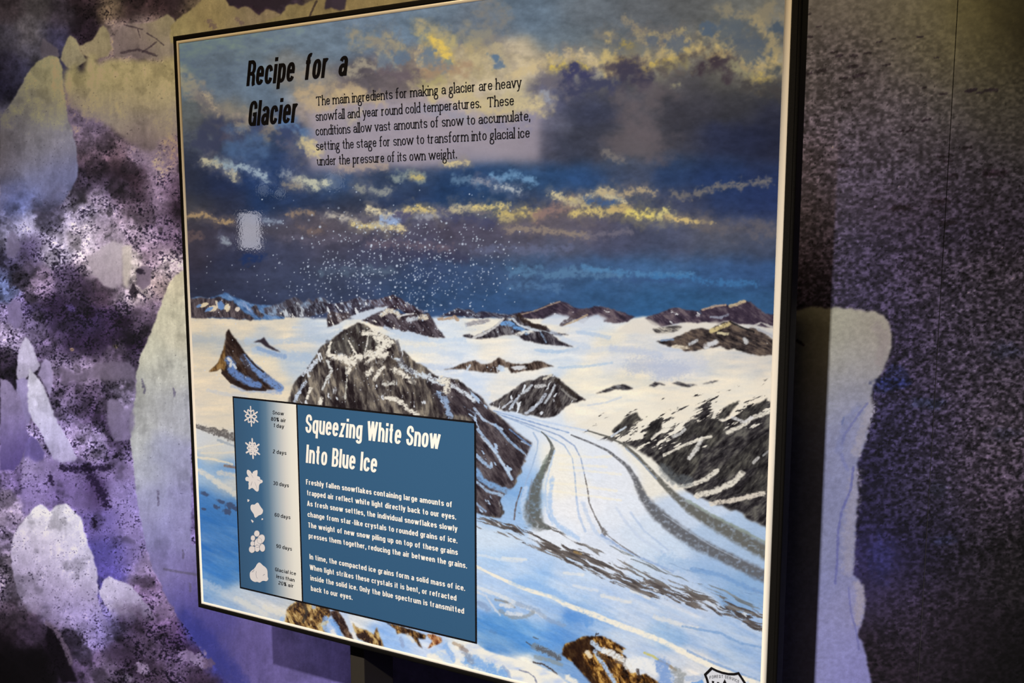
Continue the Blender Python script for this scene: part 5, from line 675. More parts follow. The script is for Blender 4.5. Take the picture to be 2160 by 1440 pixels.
class Font:
    """sans: condensed gothic with even strokes; serif: old-style book face with thick stems, thin joins and bracketed feet"""
    def __init__(s, kind, tx, ty, w, xh, asc=1.0, desc=-.25):
        s.kind, s.tx, s.ty, s.w, s.xh, s.asc, s.desc = kind, tx, ty, w, xh, asc, desc

    def glyph(s, ch):
        w, X, A, D = s.w, s.xh, s.asc, s.desc
        h = s.ty / 2; b = h; x = X - h; c = 1 - h; a = A
        r = min(.24, X * .42) if s.kind == 'sans' else X / 2 - h
        q = w / 2; W2 = w * 1.12
        S = []; F = []       # F: (x, y, kind) serif places: 'f' foot bar, 't' flag, 'b' top bar
        def loop(x0, y0, x1, y1, ry):
            ry = min(ry, (y1 - y0) / 2); m = (x0 + x1) / 2; rx = (x1 - x0) / 2
            p = arc(m, y1 - ry, rx, ry, 0, 180) + arc(m, y0 + ry, rx, ry, 180, 360)
            return p + [p[0]]
        adv = w
        if ch == 'a':
            S = [arc(q, x - r * .8, q, r * .8, 160, 0) + [(w, 0)], [(w, x * .60), (q, x * .57)] + arc(q, x * .29 + b * .5, q, x * .29 - b * .4, 95, 270) + [(w * .8, b + .06), (w, X * .26)]]; F = [(w + .02, 0, 'h')]
        elif ch in 'bdpq':
            S = [loop(0, b, w, x, r)]
            st = {'b': (0, 0, a), 'd': (w, 0, a), 'p': (0, D, X), 'q': (w, D, X)}[ch]
            S.append([(st[0], st[1]), (st[0], st[2])]); F = [(st[0], st[2], 't')] + ([(st[0], D, 'f')] if ch in 'pq' else [(w, 0, 'h')] if ch == 'd' else [])
        elif ch == 'c': S = [arc(q, x - r, q, r, 12, 180) + arc(q, b + r, q, r, 180, 345)]
        elif ch == 'e': S = [[(0.02, X * .53), (w, X * .53)] + arc(q, x - r, q, r, 0, 180) + arc(q, b + r, q, r, 180, 335)]
        elif ch == 'f': S = [[(q * .5, 0)] + arc(q * .5 + w * .42, a - h - .16, w * .42, .16, 180, 70), [(-w * .22, x), (w * .72, x)]]; adv = w * .74; F = [(q * .5, 0, 'f')]
        elif ch == 'g':
            if s.kind == 'sans': S = [loop(0, b, w, x, r), [(w, X)] + arc(q, D + h + .16, q, .16, 0, -165)]
            else: S = [loop(.03, X * .34, w * .82, x, .3), loop(-.05, D - .04, w * .98, b - .02, .2), [(w * .25, X * .36), (w * .02, X * .2), (w * .25, b + .06), (w * .7, b)], [(w * .7, x - .03), (w * 1.05, x)]]
        elif ch in 'hnmr':
            S = [[(0, 0), (0, a if ch == 'h' else X)]]; F = [(0, 0, 'f'), (0, a if ch == 'h' else X, 't')]
            if ch == 'r': S.append([(0, x - r)] + arc(w * .42, x - r, w * .42, r, 180, 62)); adv = w * .66
            else:
                S.append([(0, x - r)] + arc(q, x - r, q, r, 180, 0) + [(w, 0)]); F.append((w, 0, 'f'))
                if ch == 'm': S.append([(w, x - r)] + arc(w + q, x - r, q, r, 180, 0) + [(2 * w, 0)]); F.append((2 * w, 0, 'f')); adv = 2 * w
        elif ch == 'i': S = [[(0, 0), (0, X)], [(0, A - .15 if s.kind == 'sans' else X + .2), (0, A if s.kind == 'sans' else X + .34)]]; adv = 0; F = [(0, 0, 'f'), (0, X, 't')]
        elif ch == 'k': S = [[(0, 0), (0, a)], [(0, X * .36), (w, X)], [(w * .36, X * .58), (w * 1.05, 0)]]; F = [(0, 0, 'f'), (0, a, 't'), (w * 1.05, 0, 'f'), (w, X, 'b')]; adv = w * 1.05
        elif ch == 'l': S = [[(0, 0), (0, a)]]; adv = 0; F = [(0, 0, 'f'), (0, a, 't')]
        elif ch == 'o': S = [loop(0, b, w, x, r)]
        elif ch == 's':
            k = min(r, X * .25); v = w * .92
            S = [arc(v / 2, x - k, v / 2, k, 15, 180) + bez((0, x - k), (0, X * .5), (v, X * .52), (v, b + k)) + arc(v / 2, b + k, v / 2, k, 0, -165)]; adv = v
        elif ch == 't': S = [[(q * .5, X + .24)] + [(q * .5, b + .14)] + arc(q * .5 + w * .34, b + .14, w * .34, .14, 180, 280), [(-w * .22, x), (w * .68, x)]]; adv = w * .68
        elif ch == 'u': S = [[(0, X), (0, b + r)] + arc(q, b + r, q, r, 180, 360), [(w, X), (w, 0)]]; F = [(0, X, 't'), (w, X, 't'), (w, 0, 'h')]
        elif ch == 'v': S = [[(-.02, X), (q, 0)], [(q, 0), (w + .02, X)]]; F = [(0, X, 'b'), (w, X, 'b')]
        elif ch == 'w': S = [[(-.02, X), (w * .50, 0)], [(w * .50, 0), (w * 1.0, X)], [(w * 1.0, X), (w * 1.50, 0)], [(w * 1.50, 0), (w * 2.02, X)]]; adv = w * 2; F = [(0, X, 'b'), (w * 2, X, 'b')]
        elif ch == 'y': S = [[(-.02, X), (q, .0)], [(w + .02, X), (q * .8, D * .7), (q * .3, D + h), (-.04, D + h)]]; F = [(0, X, 'b'), (w, X, 'b')]
        elif ch == 'z': S = [[(0, x), (w * .95, x), (.02, b), (w, b)]]
        elif ch == 'R': S = [[(0, 0), (0, 1)], [(0, c), (q, c)] + arc(q, c - .23, W2 - q, .23, 90, -90) + [(0, c - .46)], [(q, c - .46)] + arc(q, c - .64, W2 - q, .18, 90, 0) + [(W2, .1), (W2 + .03, 0)]]; adv = W2
        elif ch == 'G': S = [arc(W2 / 2, c - .26, W2 / 2, .26, 0, 180) + arc(W2 / 2, b + .26, W2 / 2, .26, 180, 350) + [(W2, .46), (W2 * .5, .46)], [(W2, .3), (W2, 0)]]; adv = W2
        elif ch == 'S': S = [arc(W2 / 2, c - .25, W2 / 2, .25, 0, 180) + bez((0, c - .25), (0, .5), (W2, .5), (W2, b + .25)) + arc(W2 / 2, b + .25, W2 / 2, .25, 0, -180)]; adv = W2
        elif ch == 'W': S = [[(-.02, 1), (w * .5, 0)], [(w * .5, 0), (w * 1.02, 1)], [(w * 1.02, 1), (w * 1.54, 0)], [(w * 1.54, 0), (w * 2.06, 1)]]; adv = w * 2.04
        elif ch == 'I': S = [[(0, 0), (0, 1)]]; adv = 0
        elif ch == 'B': S = [[(0, 0), (0, 1)], [(0, c), (q, c)] + arc(q, c - .22, W2 - q - .02, .22, 90, -90) + [(0, c - .44)], [(q, c - .44)] + arc(q, (c - .44 + b) / 2, W2 - q, (c - .44 - b) / 2, 90, -90) + [(0, b)]]; adv = W2
        elif ch == 'F': S = [[(0, 0), (0, 1)], [(0, c), (w, c)], [(0, .52), (w * .88, .52)]]
        elif ch == 'E': S = [[(0, 0), (0, 1)], [(0, c), (w, c)], [(0, .52), (w * .9, .52)], [(0, b), (w, b)]]
        elif ch == 'A': S = [[(-.03, 0), (W2 * .5, 1)], [(W2 * .5, 1), (W2 + .03, 0)], [(W2 * .15, .28), (W2 * .85, .28)]]; adv = W2
        elif ch == 'T':
            k = W2 * (1.1 if s.kind == 'sans' else 1.5); S = [[(-.02, c), (k, c)], [(k / 2, 0), (k / 2, 1)]]; adv = k; F = [(k / 2, 0, 'f')]
            if s.kind != 'sans': S += [[(0, c), (0, c - .16)], [(k - .02, c), (k - .02, c - .16)]]
        elif ch == 'O': S = [loop(0, b, W2, c, .27)]; adv = W2
        elif ch == 'C': S = [arc(W2 / 2, c - .26, W2 / 2, .26, 8, 180) + arc(W2 / 2, b + .26, W2 / 2, .26, 180, 350)]; adv = W2
        elif ch == 'V': S = [[(-.02, 1), (W2 / 2, 0)], [(W2 / 2, 0), (W2 + .02, 1)]]; adv = W2
        elif ch == 'U': S = [[(0, 1), (0, b + .26)] + arc(W2 / 2, b + .26, W2 / 2, .26, 180, 360) + [(W2, 1)]]; adv = W2; F = [(0, 1, 'b'), (W2, 1, 'b')]
        elif ch == '0': S = [loop(0, b, w, c, .24)]
        elif ch == '1': S = [[(.12, 0), (.12, 1)], [(-.08, .76), (.12, .88)]]; adv = .14
        elif ch == '2': S = [arc(q, c - .24, q, .24, 170, 0) + bez((w, c - .24), (w, .5), (0, .4), (0, b)) + [(w, b)]]
        elif ch == '3': S = [arc(q, c - .22, q, .22, 165, -70), arc(q, b + .25, q, .25, 80, -165)]
        elif ch == '6': S = [arc(q, c - .24, q, .24, 20, 180) + [(0, b + .24)] + arc(q, b + .24, q, .24, 180, 360) + arc(q, .36, q, .22, 0, 180)]
        elif ch == '8': S = [loop(.02, .53, w - .02, c, .2), loop(0, b, w, .53, .22)]
        elif ch == '9': S = [arc(q, b + .24, q, .24, -160, 0) + [(w, c - .24)] + arc(q, c - .24, q, .24, 0, 180) + arc(q, .64, q, .22, 180, 360)]
        elif ch == '%': S = [loop(0, .56, w * .5, .96, .18), loop(w * .75, .04, w * 1.25, .44, .18), [(w * 1.0, 1), (w * .25, 0)]]; adv = w * 1.25
        elif ch == '.': S = [[(0, 0), (0, .17)]]; adv = 0
        elif ch == ',': S = [[(0, 0), (0, .17)], [(.02, .05), (-.04, -.16)]]; adv = 0
        elif ch == '-': S = [[(0, X * .46), (w * .7, X * .46)]]; adv = w * .7
        if s.kind == 'serif':
            for fx, fy, k in F:
                if k == 'f': S.append([(fx - .15, fy + .02), (fx + .15, fy + .02)])
                elif k == 'b': S.append([(fx - .13, fy - .02), (fx + .13, fy - .02)])
                elif k == 't': S.append([(fx - .15, fy - .10), (fx + .02, fy - .01)])
                elif k == 'h': S.append([(fx - .02, .04), (fx + .14, .05)])
        return S, adv

    def layout(s, text, gap=.30, space=.34):
        x = 0; out = []
        for ch in text:
            if ch == ' ': x += space; continue
            S, adv = s.glyph(ch)
            out += [[(px + x, py) for px, py in st] for st in S]
            x += adv + gap
        return out, x - gap

def ribbon(pts, tx, ty):
    """outline quads for one stroke drawn with an elliptical pen tx wide, ty high"""
    pts = [p for i, p in enumerate(pts) if i == 0 or math.hypot(p[0] - pts[i - 1][0], p[1] - pts[i - 1][1]) > 1e-7]
    n = len(pts); L = []; R = []; ring = n > 3 and math.hypot(pts[0][0] - pts[-1][0], pts[0][1] - pts[-1][1]) < 1e-7
    for i in range(n):
        a = pts[max(i - 1, 0)]; b = pts[min(i + 1, n - 1)]
        if ring and i in (0, n - 1): a, b = pts[n - 2], pts[1]
        def nrm(p, q):
            dx, dy = q[0] - p[0], q[1] - p[1]; l = math.hypot(dx, dy) or 1
            return -dy / l, dx / l
        if ring or 0 < i < n - 1:
            n1 = nrm(a, pts[i]); n2 = nrm(pts[i], b); nx, ny = n1[0] + n2[0], n1[1] + n2[1]; l = math.hypot(nx, ny)
            if l < .35: nx, ny = n1; k = 1
            else: nx, ny = nx / l, ny / l; k = 1 / max(.55, nx * n1[0] + ny * n1[1])
        else: nx, ny = nrm(a, b); k = 1
        hw = .5 * math.hypot(nx * tx, ny * ty) * k
        L.append((pts[i][0] + nx * hw, pts[i][1] + ny * hw)); R.append((pts[i][0] - nx * hw, pts[i][1] - ny * hw))
    return L, R

class Flat:
    """flat print built of quads and polygons in board coordinates (x, z), a hair in front of the board"""
    def __init__(s): s.v = []; s.f = []; s.n = 0
    def face(s, pts):
        s.n += 1; k = len(s.v); s.v += [(p[0], p[1], (s.n % 7) * 3e-5) for p in pts]; s.f.append(tuple(range(k, k + len(pts))))
    def strip(s, L, R):
        # every stroke lies a few microns above the one before, so that crossing strokes do not fight
        k = len(s.v); n = len(L); s.n += 1; h = (s.n % 7) * 3e-5
        s.v += [(p[0], p[1], h + 2e-5 * i / n) for i, p in enumerate(L)] + [(p[0], p[1], h + 2e-5 * i / n) for i, p in enumerate(R)]
        s.f += [(k + i, k + n + i, k + n + i + 1, k + i + 1) for i in range(n - 1)]
    def stroke(s, pts, t): s.strip(*ribbon(pts, t, t))
    def text(s, font, txt, x0, x1, z, cap, shear=0., gap=.30, space=.34, fn=None):
        S, wid = font.layout(txt, gap, space)
        lo = min(p[0] for st in S for p in st) - font.tx / 2; hi = max(p[0] for st in S for p in st) + font.tx / 2
        k = (x1 - x0 - shear * cap * 0) / (hi - lo)
        for st in S:
            L, R = ribbon(st, font.tx, font.ty)
            m = lambda p: (x0 + (p[0] - lo) * k + shear * p[1] * cap, z + p[1] * cap)
            if fn: m = (lambda g: lambda p: fn(*g(p)))(m)
            s.strip([m(p) for p in L], [m(p) for p in R])
    def build(s, name, mat, parent, y):
        me = bpy.data.meshes.new(name)
        me.from_pydata([tuple(P(p[0], y - p[2], p[1])) for p in s.v], [], s.f)
        bm = bmesh.new(); bm.from_mesh(me)
        bm.normal_update()
        flip = [f for f in bm.faces if f.normal.y > 0]
        if flip: bmesh.ops.reverse_faces(bm, faces=flip)
        bm.to_mesh(me); bm.free()
        me.materials.append(mat)
        o = bpy.data.objects.new(name, me); col.objects.link(o); o.parent = parent
        return o
# ------------------------------------------------------------------ materials
def new_mat(name, color, rough=.5, spec=.5, metal=0., bump=0., bscale=200., var=0.):
    mt = bpy.data.materials.new(name); mt.use_nodes = True
    nt = mt.node_tree; b = nt.nodes['Principled BSDF']
    b.inputs['Base Color'].default_value = (*color, 1); b.inputs['Roughness'].default_value = rough
    b.inputs['Specular IOR Level'].default_value = spec; b.inputs['Metallic'].default_value = metal
    if bump or var:
        tc = nt.nodes.new('ShaderNodeTexCoord'); nz = nt.nodes.new('ShaderNodeTexNoise')
        nz.inputs['Scale'].default_value = bscale; nz.inputs['Detail'].default_value = 2
        nt.links.new(tc.outputs['Object'], nz.inputs['Vector'])
        if bump:
            bp = nt.nodes.new('ShaderNodeBump'); bp.inputs['Strength'].default_value = bump; bp.inputs['Distance'].default_value = .001
            nt.links.new(nz.outputs['Fac'], bp.inputs['Height']); nt.links.new(bp.outputs['Normal'], b.inputs['Normal'])
        if var:
            hs = nt.nodes.new('ShaderNodeMixRGB'); hs.blend_type = 'MIX'
            hs.inputs[1].default_value = (*color, 1); hs.inputs[2].default_value = (*[min(1, c * (1 + var)) for c in color], 1)
            nt.links.new(nz.outputs['Fac'], hs.inputs[0]); nt.links.new(hs.outputs[0], b.inputs['Base Color'])
    return mt

def painted_mat(name, rough, spec, bump, bscale, fine=0., fscale=900.):
    """print whose colour comes from the painted attribute, with a procedural surface"""
    mt = new_mat(name, (.5, .5, .5), rough, spec, 0, bump, bscale)
    nt = mt.node_tree; b = nt.nodes['Principled BSDF']
    at = nt.nodes.new('ShaderNodeAttribute'); at.attribute_name = 'paint'
    if fine:
        tc = nt.nodes.new('ShaderNodeTexCoord'); nz = nt.nodes.new('ShaderNodeTexNoise'); nz.inputs['Scale'].default_value = fscale; nz.inputs['Detail'].default_value = 1
        mr = nt.nodes.new('ShaderNodeMapRange'); mr.inputs['To Min'].default_value = 1 - fine; mr.inputs['To Max'].default_value = 1 + fine
        vm = nt.nodes.new('ShaderNodeVectorMath'); vm.operation = 'SCALE'
        nt.links.new(tc.outputs['Object'], nz.inputs['Vector']); nt.links.new(nz.outputs['Fac'], mr.inputs['Value'])
        nt.links.new(at.outputs['Color'], vm.inputs[0]); nt.links.new(mr.outputs['Result'], vm.inputs['Scale']); nt.links.new(vm.outputs['Vector'], b.inputs['Base Color'])
    else: nt.links.new(at.outputs['Color'], b.inputs['Base Color'])
    return mt

GL = dict(rough=.025, spec=.5, bump=.03, bscale=190.)
M_art = painted_mat('glossy_print', .025, .5, .03, 190.)
M_white = new_mat('white_laminate', (.80, .74, .665), **GL)
M_ink = new_mat('black_ink', (.008, .007, .008), **GL)
M_lettering = new_mat('white_ink', (.80, .77, .74), **GL)
M_frame = new_mat('black_powder_coat', (.0035, .003, .0026), .6, .08, 0, .6, 1100., .9)
M_back = new_mat('grey_backing', (.10, .10, .10), .7)
M_leg = new_mat('bronze_black_steel', (.030, .024, .018), .5, .4, 0, .2, 900., .3)
M_wall = new_mat('dark_wall_paint', (.05, .045, .05), .8, .3, 0, .1, 60.)
M_floor = new_mat('dark_carpet', (.03, .028, .032), .95, .1, 0, .8, 400., .6)
M_mural = painted_mat('satin_mural_print', .55, .25, .05, 400., .10, 700.)

def mesh_obj(name, bm, mat, parent=None):
    me = bpy.data.meshes.new(name); bm.to_mesh(me); bm.free(); me.materials.append(mat)
    o = bpy.data.objects.new(name, me); col.objects.link(o)
    if parent: o.parent = parent
    return o

def box_bm(x0, x1, y0, y1, z0, z1, bevel=0., seg=2, bm=None):
    """box in board units"""
    bm2 = bmesh.new(); bmesh.ops.create_cube(bm2, size=1)
    for v in bm2.verts: v.co = P((x0 + x1) / 2 + v.co.x * (x1 - x0), (y0 + y1) / 2 + v.co.y * (y1 - y0), (z0 + z1) / 2 + v.co.z * (z1 - z0))
    if bevel: bmesh.ops.bevel(bm2, geom=bm2.edges[:], offset=bevel, segments=seg, affect='EDGES', profile=.6)
    if bm is None: return bm2
    me = bpy.data.meshes.new('tmp'); bm2.to_mesh(me); bm2.free(); bm.from_mesh(me); bpy.data.meshes.remove(me)
    return bm

def thing(name, label, cat, loc=(0, 0, 0)):
    o = bpy.data.objects.new(name, None); col.objects.link(o); o.location = loc; o.empty_display_size = .1
    o['label'] = label; o['category'] = cat
    return o

def seat(o, root):
    """keep world position when parenting to a root that is not at the origin"""
    o.parent = root; o.matrix_parent_inverse = Matrix.Translation(-root.location)

def grid_mesh(name, xs, zs, y, paint, mat):
    nx, nz = len(xs), len(zs)
    gx, gz = np.meshgrid(xs, zs)
    co = np.empty((nz * nx, 3), np.float32); co[:, 0] = gx.ravel() * W; co[:, 1] = y * W; co[:, 2] = gz.ravel() * W + ZB
    i = (np.arange(nz - 1)[:, None] * nx + np.arange(nx - 1)[None]).ravel()
    f = np.stack([i, i + 1, i + nx + 1, i + nx], -1).astype(np.int32)
    me = bpy.data.meshes.new(name)
    me.vertices.add(len(co)); me.vertices.foreach_set('co', co.ravel())
    me.loops.add(f.size); me.loops.foreach_set('vertex_index', f.ravel())
    me.polygons.add(len(f)); me.polygons.foreach_set('loop_start', np.arange(0, f.size, 4, dtype=np.int32))
    me.update(calc_edges=True)
    at = me.color_attributes.new('paint', 'FLOAT_COLOR', 'POINT')
    c = np.ones((len(co), 4), np.float32); c[:, :3] = paint(gx.ravel(), gz.ravel())
    at.data.foreach_set('color', c.ravel())
    me.materials.append(mat)
    o = bpy.data.objects.new(name, me); col.objects.link(o)
    return o

def sampler(A, y, light):
    def f(x, z):
        out = np.empty((len(x), 3), np.float32)
        for k in range(0, len(x), 200000):
            s = slice(k, k + 200000)
            u, v = to_px(x[s], z[s], y)
            px = np.abs((u - A.u0) / A.step); py = np.abs((v - A.v0) / A.step)
            px = np.clip(A.w - 2 - np.abs(A.w - 2 - px), 0, A.w - 1.01); py = np.clip(A.h - 2 - np.abs(A.h - 2 - py), 0, A.h - 1.01)
            i = py.astype(int); j = px.astype(int); fx = (px - j)[:, None]; fy = (py - i)[:, None]
            c = (A.a[i, j] * (1 - fx) + A.a[i, j + 1] * fx) * (1 - fy) + (A.a[i + 1, j] * (1 - fx) + A.a[i + 1, j + 1] * fx) * fy
            out[s] = np.clip(s2l(c) / light(x[s], z[s], u, v), .002, .92)
        return out
    return f

# ------------------------------------------------------------------ the room
FL = -ZB / W
o = mesh_obj('wall_back', box_bm(-2.4, 2.0, WALL + .004, WALL + .06, FL, 1.75), M_wall); o['kind'] = 'structure'
o = mesh_obj('floor', box_bm(-2.4, 2.0, -1.5, WALL + .06, FL - .03, FL), M_floor); o['kind'] = 'structure'

A = gravel(paint_mural())
seam = 1.180
zs = np.concatenate([np.arange(FL + .005, -.58, .02), np.arange(-.58, 1.27, 1 / 720), np.arange(1.27, 1.70, .02)])
xl = np.concatenate([np.arange(-2.3, -1.1, .006), np.arange(-1.1, .22, 1 / 660), np.arange(.22, .98, 1 / 160), np.arange(.98, seam - .0005, 1 / 900), [seam - .0005]])
xr = np.concatenate([np.arange(seam + .0005, 1.34, 1 / 900), np.arange(1.34, 1.95, .02)])
pf = sampler(A, WALL, lambda x, z, u, v: light_wall(u, v))
o = grid_mesh('mural_panel', xl, zs, WALL, pf, M_mural)
o['label'] = 'wide mural panel of purple glacier ice and gravel on the wall behind the framed sign'; o['category'] = 'mural'
o = grid_mesh('mural_panel', xr, zs, WALL, pf, M_mural)
o['label'] = 'strip of dark speckled gravel mural to the right of the thin vertical seam'; o['category'] = 'mural'
del A

# ------------------------------------------------------------------ the sign
sign = thing('information_sign', 'black framed glacier sign with painted snowfield picture and blue caption box, on dark legs', 'sign', P(.5, .09, FL))
BX0, BX1, BZ0, BZ1 = 0., 1., 0., HB
seat(mesh_obj('board', box_bm(BX0, BX1, 0, .030, BZ0, BZ1, .0028, 3), M_white), sign)
# white rounded edging round the picture
bm = bmesh.new(); rings = []
for d, y in [(0, .004), (0, -.0004), (.0006, -.0013), (.0018, -.0019), (.0032, -.0017), (.0046, -.0008), (.0054, .0002), (.0054, .004)]:
    rings.append([bm.verts.new(P(x, y, z)) for x, z in ((BX0 + d, BZ0 + d), (BX1 - d * 1.45, BZ0 + d), (BX1 - d * 1.45, BZ1 - d), (BX0 + d, BZ1 - d))])
for a, b in zip(rings, rings[1:] + rings[:1]):
    for k in range(4): bm.faces.new((a[k], a[(k + 1) % 4], b[(k + 1) % 4], b[k]))
bmesh.ops.recalc_face_normals(bm, faces=bm.faces[:])
for f_ in bm.faces: f_.smooth = True
seat(mesh_obj('white_edging', bm, M_white), sign)
# frame: a mitred ring swept from a rounded lip profile (outward offset, depth)
prof = [(0, .010), (0, -.0005), (.0012, -.0022), (.0052, -.0022), (.0060, -.0012), (.0066, -.0012), (.0078, -.0004), (.0085, .0016), (.0085, .052), (.0070, .0535), (0, .0535)]
bm = bmesh.new(); rings = []
for d, y in prof:
    rings.append([bm.verts.new(P(x, y, z)) for x, z in ((BX0 - d, BZ0 - d), (BX1 + d * 1.45, BZ0 - d), (BX1 + d * 1.45, BZ1 + d), (BX0 - d, BZ1 + d))])
for a, b in zip(rings, rings[1:] + rings[:1]):
    for k in range(4): bm.faces.new((a[k], a[(k + 1) % 4], b[(k + 1) % 4], b[k]))
bmesh.ops.recalc_face_normals(bm, faces=bm.faces[:])
seat(mesh_obj('frame', bm, M_frame), sign)
seat(mesh_obj('back_panel', box_bm(BX0 + .001, BX1 - .001, .034, .050, BZ0 + .001, BZ1 - .001), M_back), sign)
for x in (.291, .6795):
    leg = mesh_obj('leg', box_bm(x, x + .0295, .0545, .0545 + .088, FL + .008, .55, .002, 2), M_leg); seat(leg, sign)
    ft = mesh_obj('foot_plate', box_bm(x - .02, x + .0495, -.03, .23, FL, FL + .008, .002, 2), M_leg); ft.parent = leg

A = paint_art()
xs = np.concatenate([np.linspace(.0055, .992, 1240)]); zs = np.linspace(.0042, HB - .0046, 1200)
art = grid_mesh('picture', xs, zs, -.0003, sampler(A, 0, lambda x, z, u, v: light_board(x, z)), M_art); seat(art, sign)
art['label'] = 'painted picture of snowy mountains and glacier under storm clouds'
del A

def bp(*pts):
    u = np.array([p[0] for p in pts], float); v = np.array([p[1] for p in pts], float)
    x, z = to_plane(u, v, 0.)
    return list(zip(x.tolist(), z.tolist()))
def ink(seen, u, v):
    x, z = to_plane(u, v, 0.); return tuple((s2l(np.array(seen, float)) / light_board(x, z)).clip(.003, .9).tolist())

TITLE = Font('sans', .185, .135, .27, .74, 1.0, -.24)
HEAD = Font('sans', .175, .130, .28, .74, 1.0, -.24)
BODY = Font('sans', .200, .150, .35, .74, 1.0, -.26)
CAPT = Font('sans', .150, .130, .42, .72, 1.0, -.26)
BOOK = Font('serif', .165, .085, .52, .70, 1.12, -.38)

# title and introduction
for s_, x0, x1, z in [('Recipe for a', .1511, .3515, .9078), ('Glacier', .1513, .2535, .8441)]:
    f = Flat(); f.text(TITLE, s_, x0, x1, z, .0395, .175, .24, .50)
    t = f.build('title_lettering', M_ink, None, -.0006); seat(t, sign); t['label'] = 'black slanted title line reading ' + s_
f = Flat()
for z, x0, x1, s_ in [(.8672, .2920, .6475, 'The main ingredients for making a glacier are heavy'), (.8440, .2907, .6350, 'snowfall and year round cold temperatures.  These'), (.8217, .2900, .6600, 'conditions allow vast amounts of snow to accumulate,'),
                      (.7989, .2902, .6592, 'setting the stage for snow to transform into glacial ice'), (.7755, .2900, .5437, 'under the pressure of its own weight.')]:
    f.text(BOOK, s_, x0, x1, z, .0136, 0, .27, .42)
t = f.build('introduction_lettering', M_ink, None, -.0006); seat(t, sign); t['label'] = 'five lines of black introduction text'

# inset caption box
IX0, IX1, IZ0, IZ1 = .0955, .5728, .0474, .3925; DV = .2365
fr = Flat(); fr.face([(IX0, IZ0), (IX1, IZ0), (IX1, IZ1), (IX0, IZ1)])
inset = fr.build('caption_box', M_ink, None, -.0006); seat(inset, sign); inset['label'] = 'blue caption box with black outline and snow crystal chart'
def sub(o):
    o.parent = inset
    return o
e = .0030
c1 = ink((58, 96, 128), 830, 1090)
M_blue = new_mat('blue_panel_ink', c1, **GL)
f = Flat(); f.face([(DV + e / 2, IZ0 + e), (IX1 - e, IZ0 + e), (IX1 - e, IZ1 - e), (DV + e / 2, IZ1 - e)]); sub(f.build('blue_field', M_blue, None, -.0009))
M_grad = new_mat('blue_to_white_fade', (.5, .5, .5), **GL)
nt = M_grad.node_tree; tc = nt.nodes.new('ShaderNodeTexCoord'); sp = nt.nodes.new('ShaderNodeSeparateXYZ'); cr = nt.nodes.new('ShaderNodeValToRGB')
nt.links.new(tc.outputs['Generated'], sp.inputs[0]); nt.links.new(sp.outputs['X'], cr.inputs[0]); nt.links.new(cr.outputs[0], nt.nodes['Principled BSDF'].inputs['Base Color'])
stops = [(0, (60, 92, 122)), (.40, (64, 100, 132)), (.52, (98, 126, 148)), (.66, (164, 174, 180)), (.80, (214, 208, 198)), (.90, (232, 224, 208)), (1, (238, 228, 210))]
el = cr.color_ramp.elements
while len(el) < len(stops): el.new(.5)
for k, (p_, c_) in enumerate(stops): el[k].position = p_; el[k].color = (*ink(c_, 565, 1050), 1)
f = Flat(); f.face([(IX0 + e, IZ0 + e), (DV - e / 2, IZ0 + e), (DV - e / 2, IZ1 - e), (IX0 + e, IZ1 - e)]); sub(f.build('gradient_strip', M_grad, None, -.0009))
YT = -.0012
for s_, a, b, sh in [('Squeezing White Snow', (644.8, 912.5), (931, 946), .10), ('Into Blue Ice', (646, 975.4), (797.5, 996.7), .10)]:
    (x0, z0), (x1, z1) = bp(a, b); f = Flat(); f.text(HEAD, s_, x0, x1 - .002, (z0 + z1) / 2, .0312, sh, .235, .30)
    t = sub(f.build('heading_lettering', M_lettering, None, YT)); t['label'] = 'white heading line reading ' + s_
rows = [('Freshly fallen snowflakes containing large amounts of', (646.7, 1020.8), (955.2, 1069.4)), ('trapped air reflect white light directly back to our eyes.', (648, 1043.8), (963, 1095)), ('As fresh snow settles, the individual snowflakes slowly', (649, 1066.7), (966, 1119.4)),
        ('change from star-like crystals to rounded grains of ice.', (650, 1089), (965.8, 1145)), ('The weight of new snow piling up on top of these grains', (650.5, 1111.9), (966.7, 1169.4)), ('presses them together, reducing the air between the grains.', (652.3, 1134.5), (986, 1197.5)),
        ('In time, the compacted ice grains form a solid mass of ice.', (654, 1178.5), (981.9, 1245)), ('When light strikes these crystals it is bent, or refracted', (654.4, 1200.8), (963.7, 1265.8)), ('inside the solid ice. Only the blue spectrum is transmitted', (655.8, 1223.3), (979.8, 1292.9)), ('back to our eyes.', (657, 1245.2), (744.6, 1264))]
for part in (rows[:6], rows[6:]):
    f = Flat()
    for s_, a, b in part:
        (x0, z0), (x1, z1) = bp(a, b); f.text(BODY, s_, x0, x1, (z0 + z1) / 2, .0090, 0, .30, .36)
    sub(f.build('paragraph_lettering', M_lettering, None, YT))
caps = [('Snow', (575.8, 873.3), (599.6, 875.4)), ('80% air', (572.5, 886.7), (604, 890)), ('1 day', (577.5, 900.8), (600, 902)), ('2 days', (576.5, 955.4), (604.8, 958.3)), ('30 days', (577, 1022), (610, 1026.7)), ('60 days', (580, 1088.8), (613.3, 1093.8)),
                 ('90 days', (583.5, 1154.6), (616.5, 1160)), ('Glacial ice', (580.8, 1202.5), (625, 1213.3)), ('less than', (583.8, 1218), (622, 1225.8)), ('20% air', (588, 1232), (620, 1238.3))]
for part in (caps[:3], caps[3:4], caps[4:5], caps[5:6], caps[6:7], caps[7:]):
    f = Flat()
    for s_, a, b in part:
        (x0, z0), (x1, z1) = bp(a, b); f.text(CAPT, s_, x0, x1, (z0 + z1) / 2, .0066, .14, .30, .30)
    t = sub(f.build('age_caption', M_ink, None, YT)); t['label'] = 'small black caption reading ' + ' '.join(c_[0] for c_ in part)

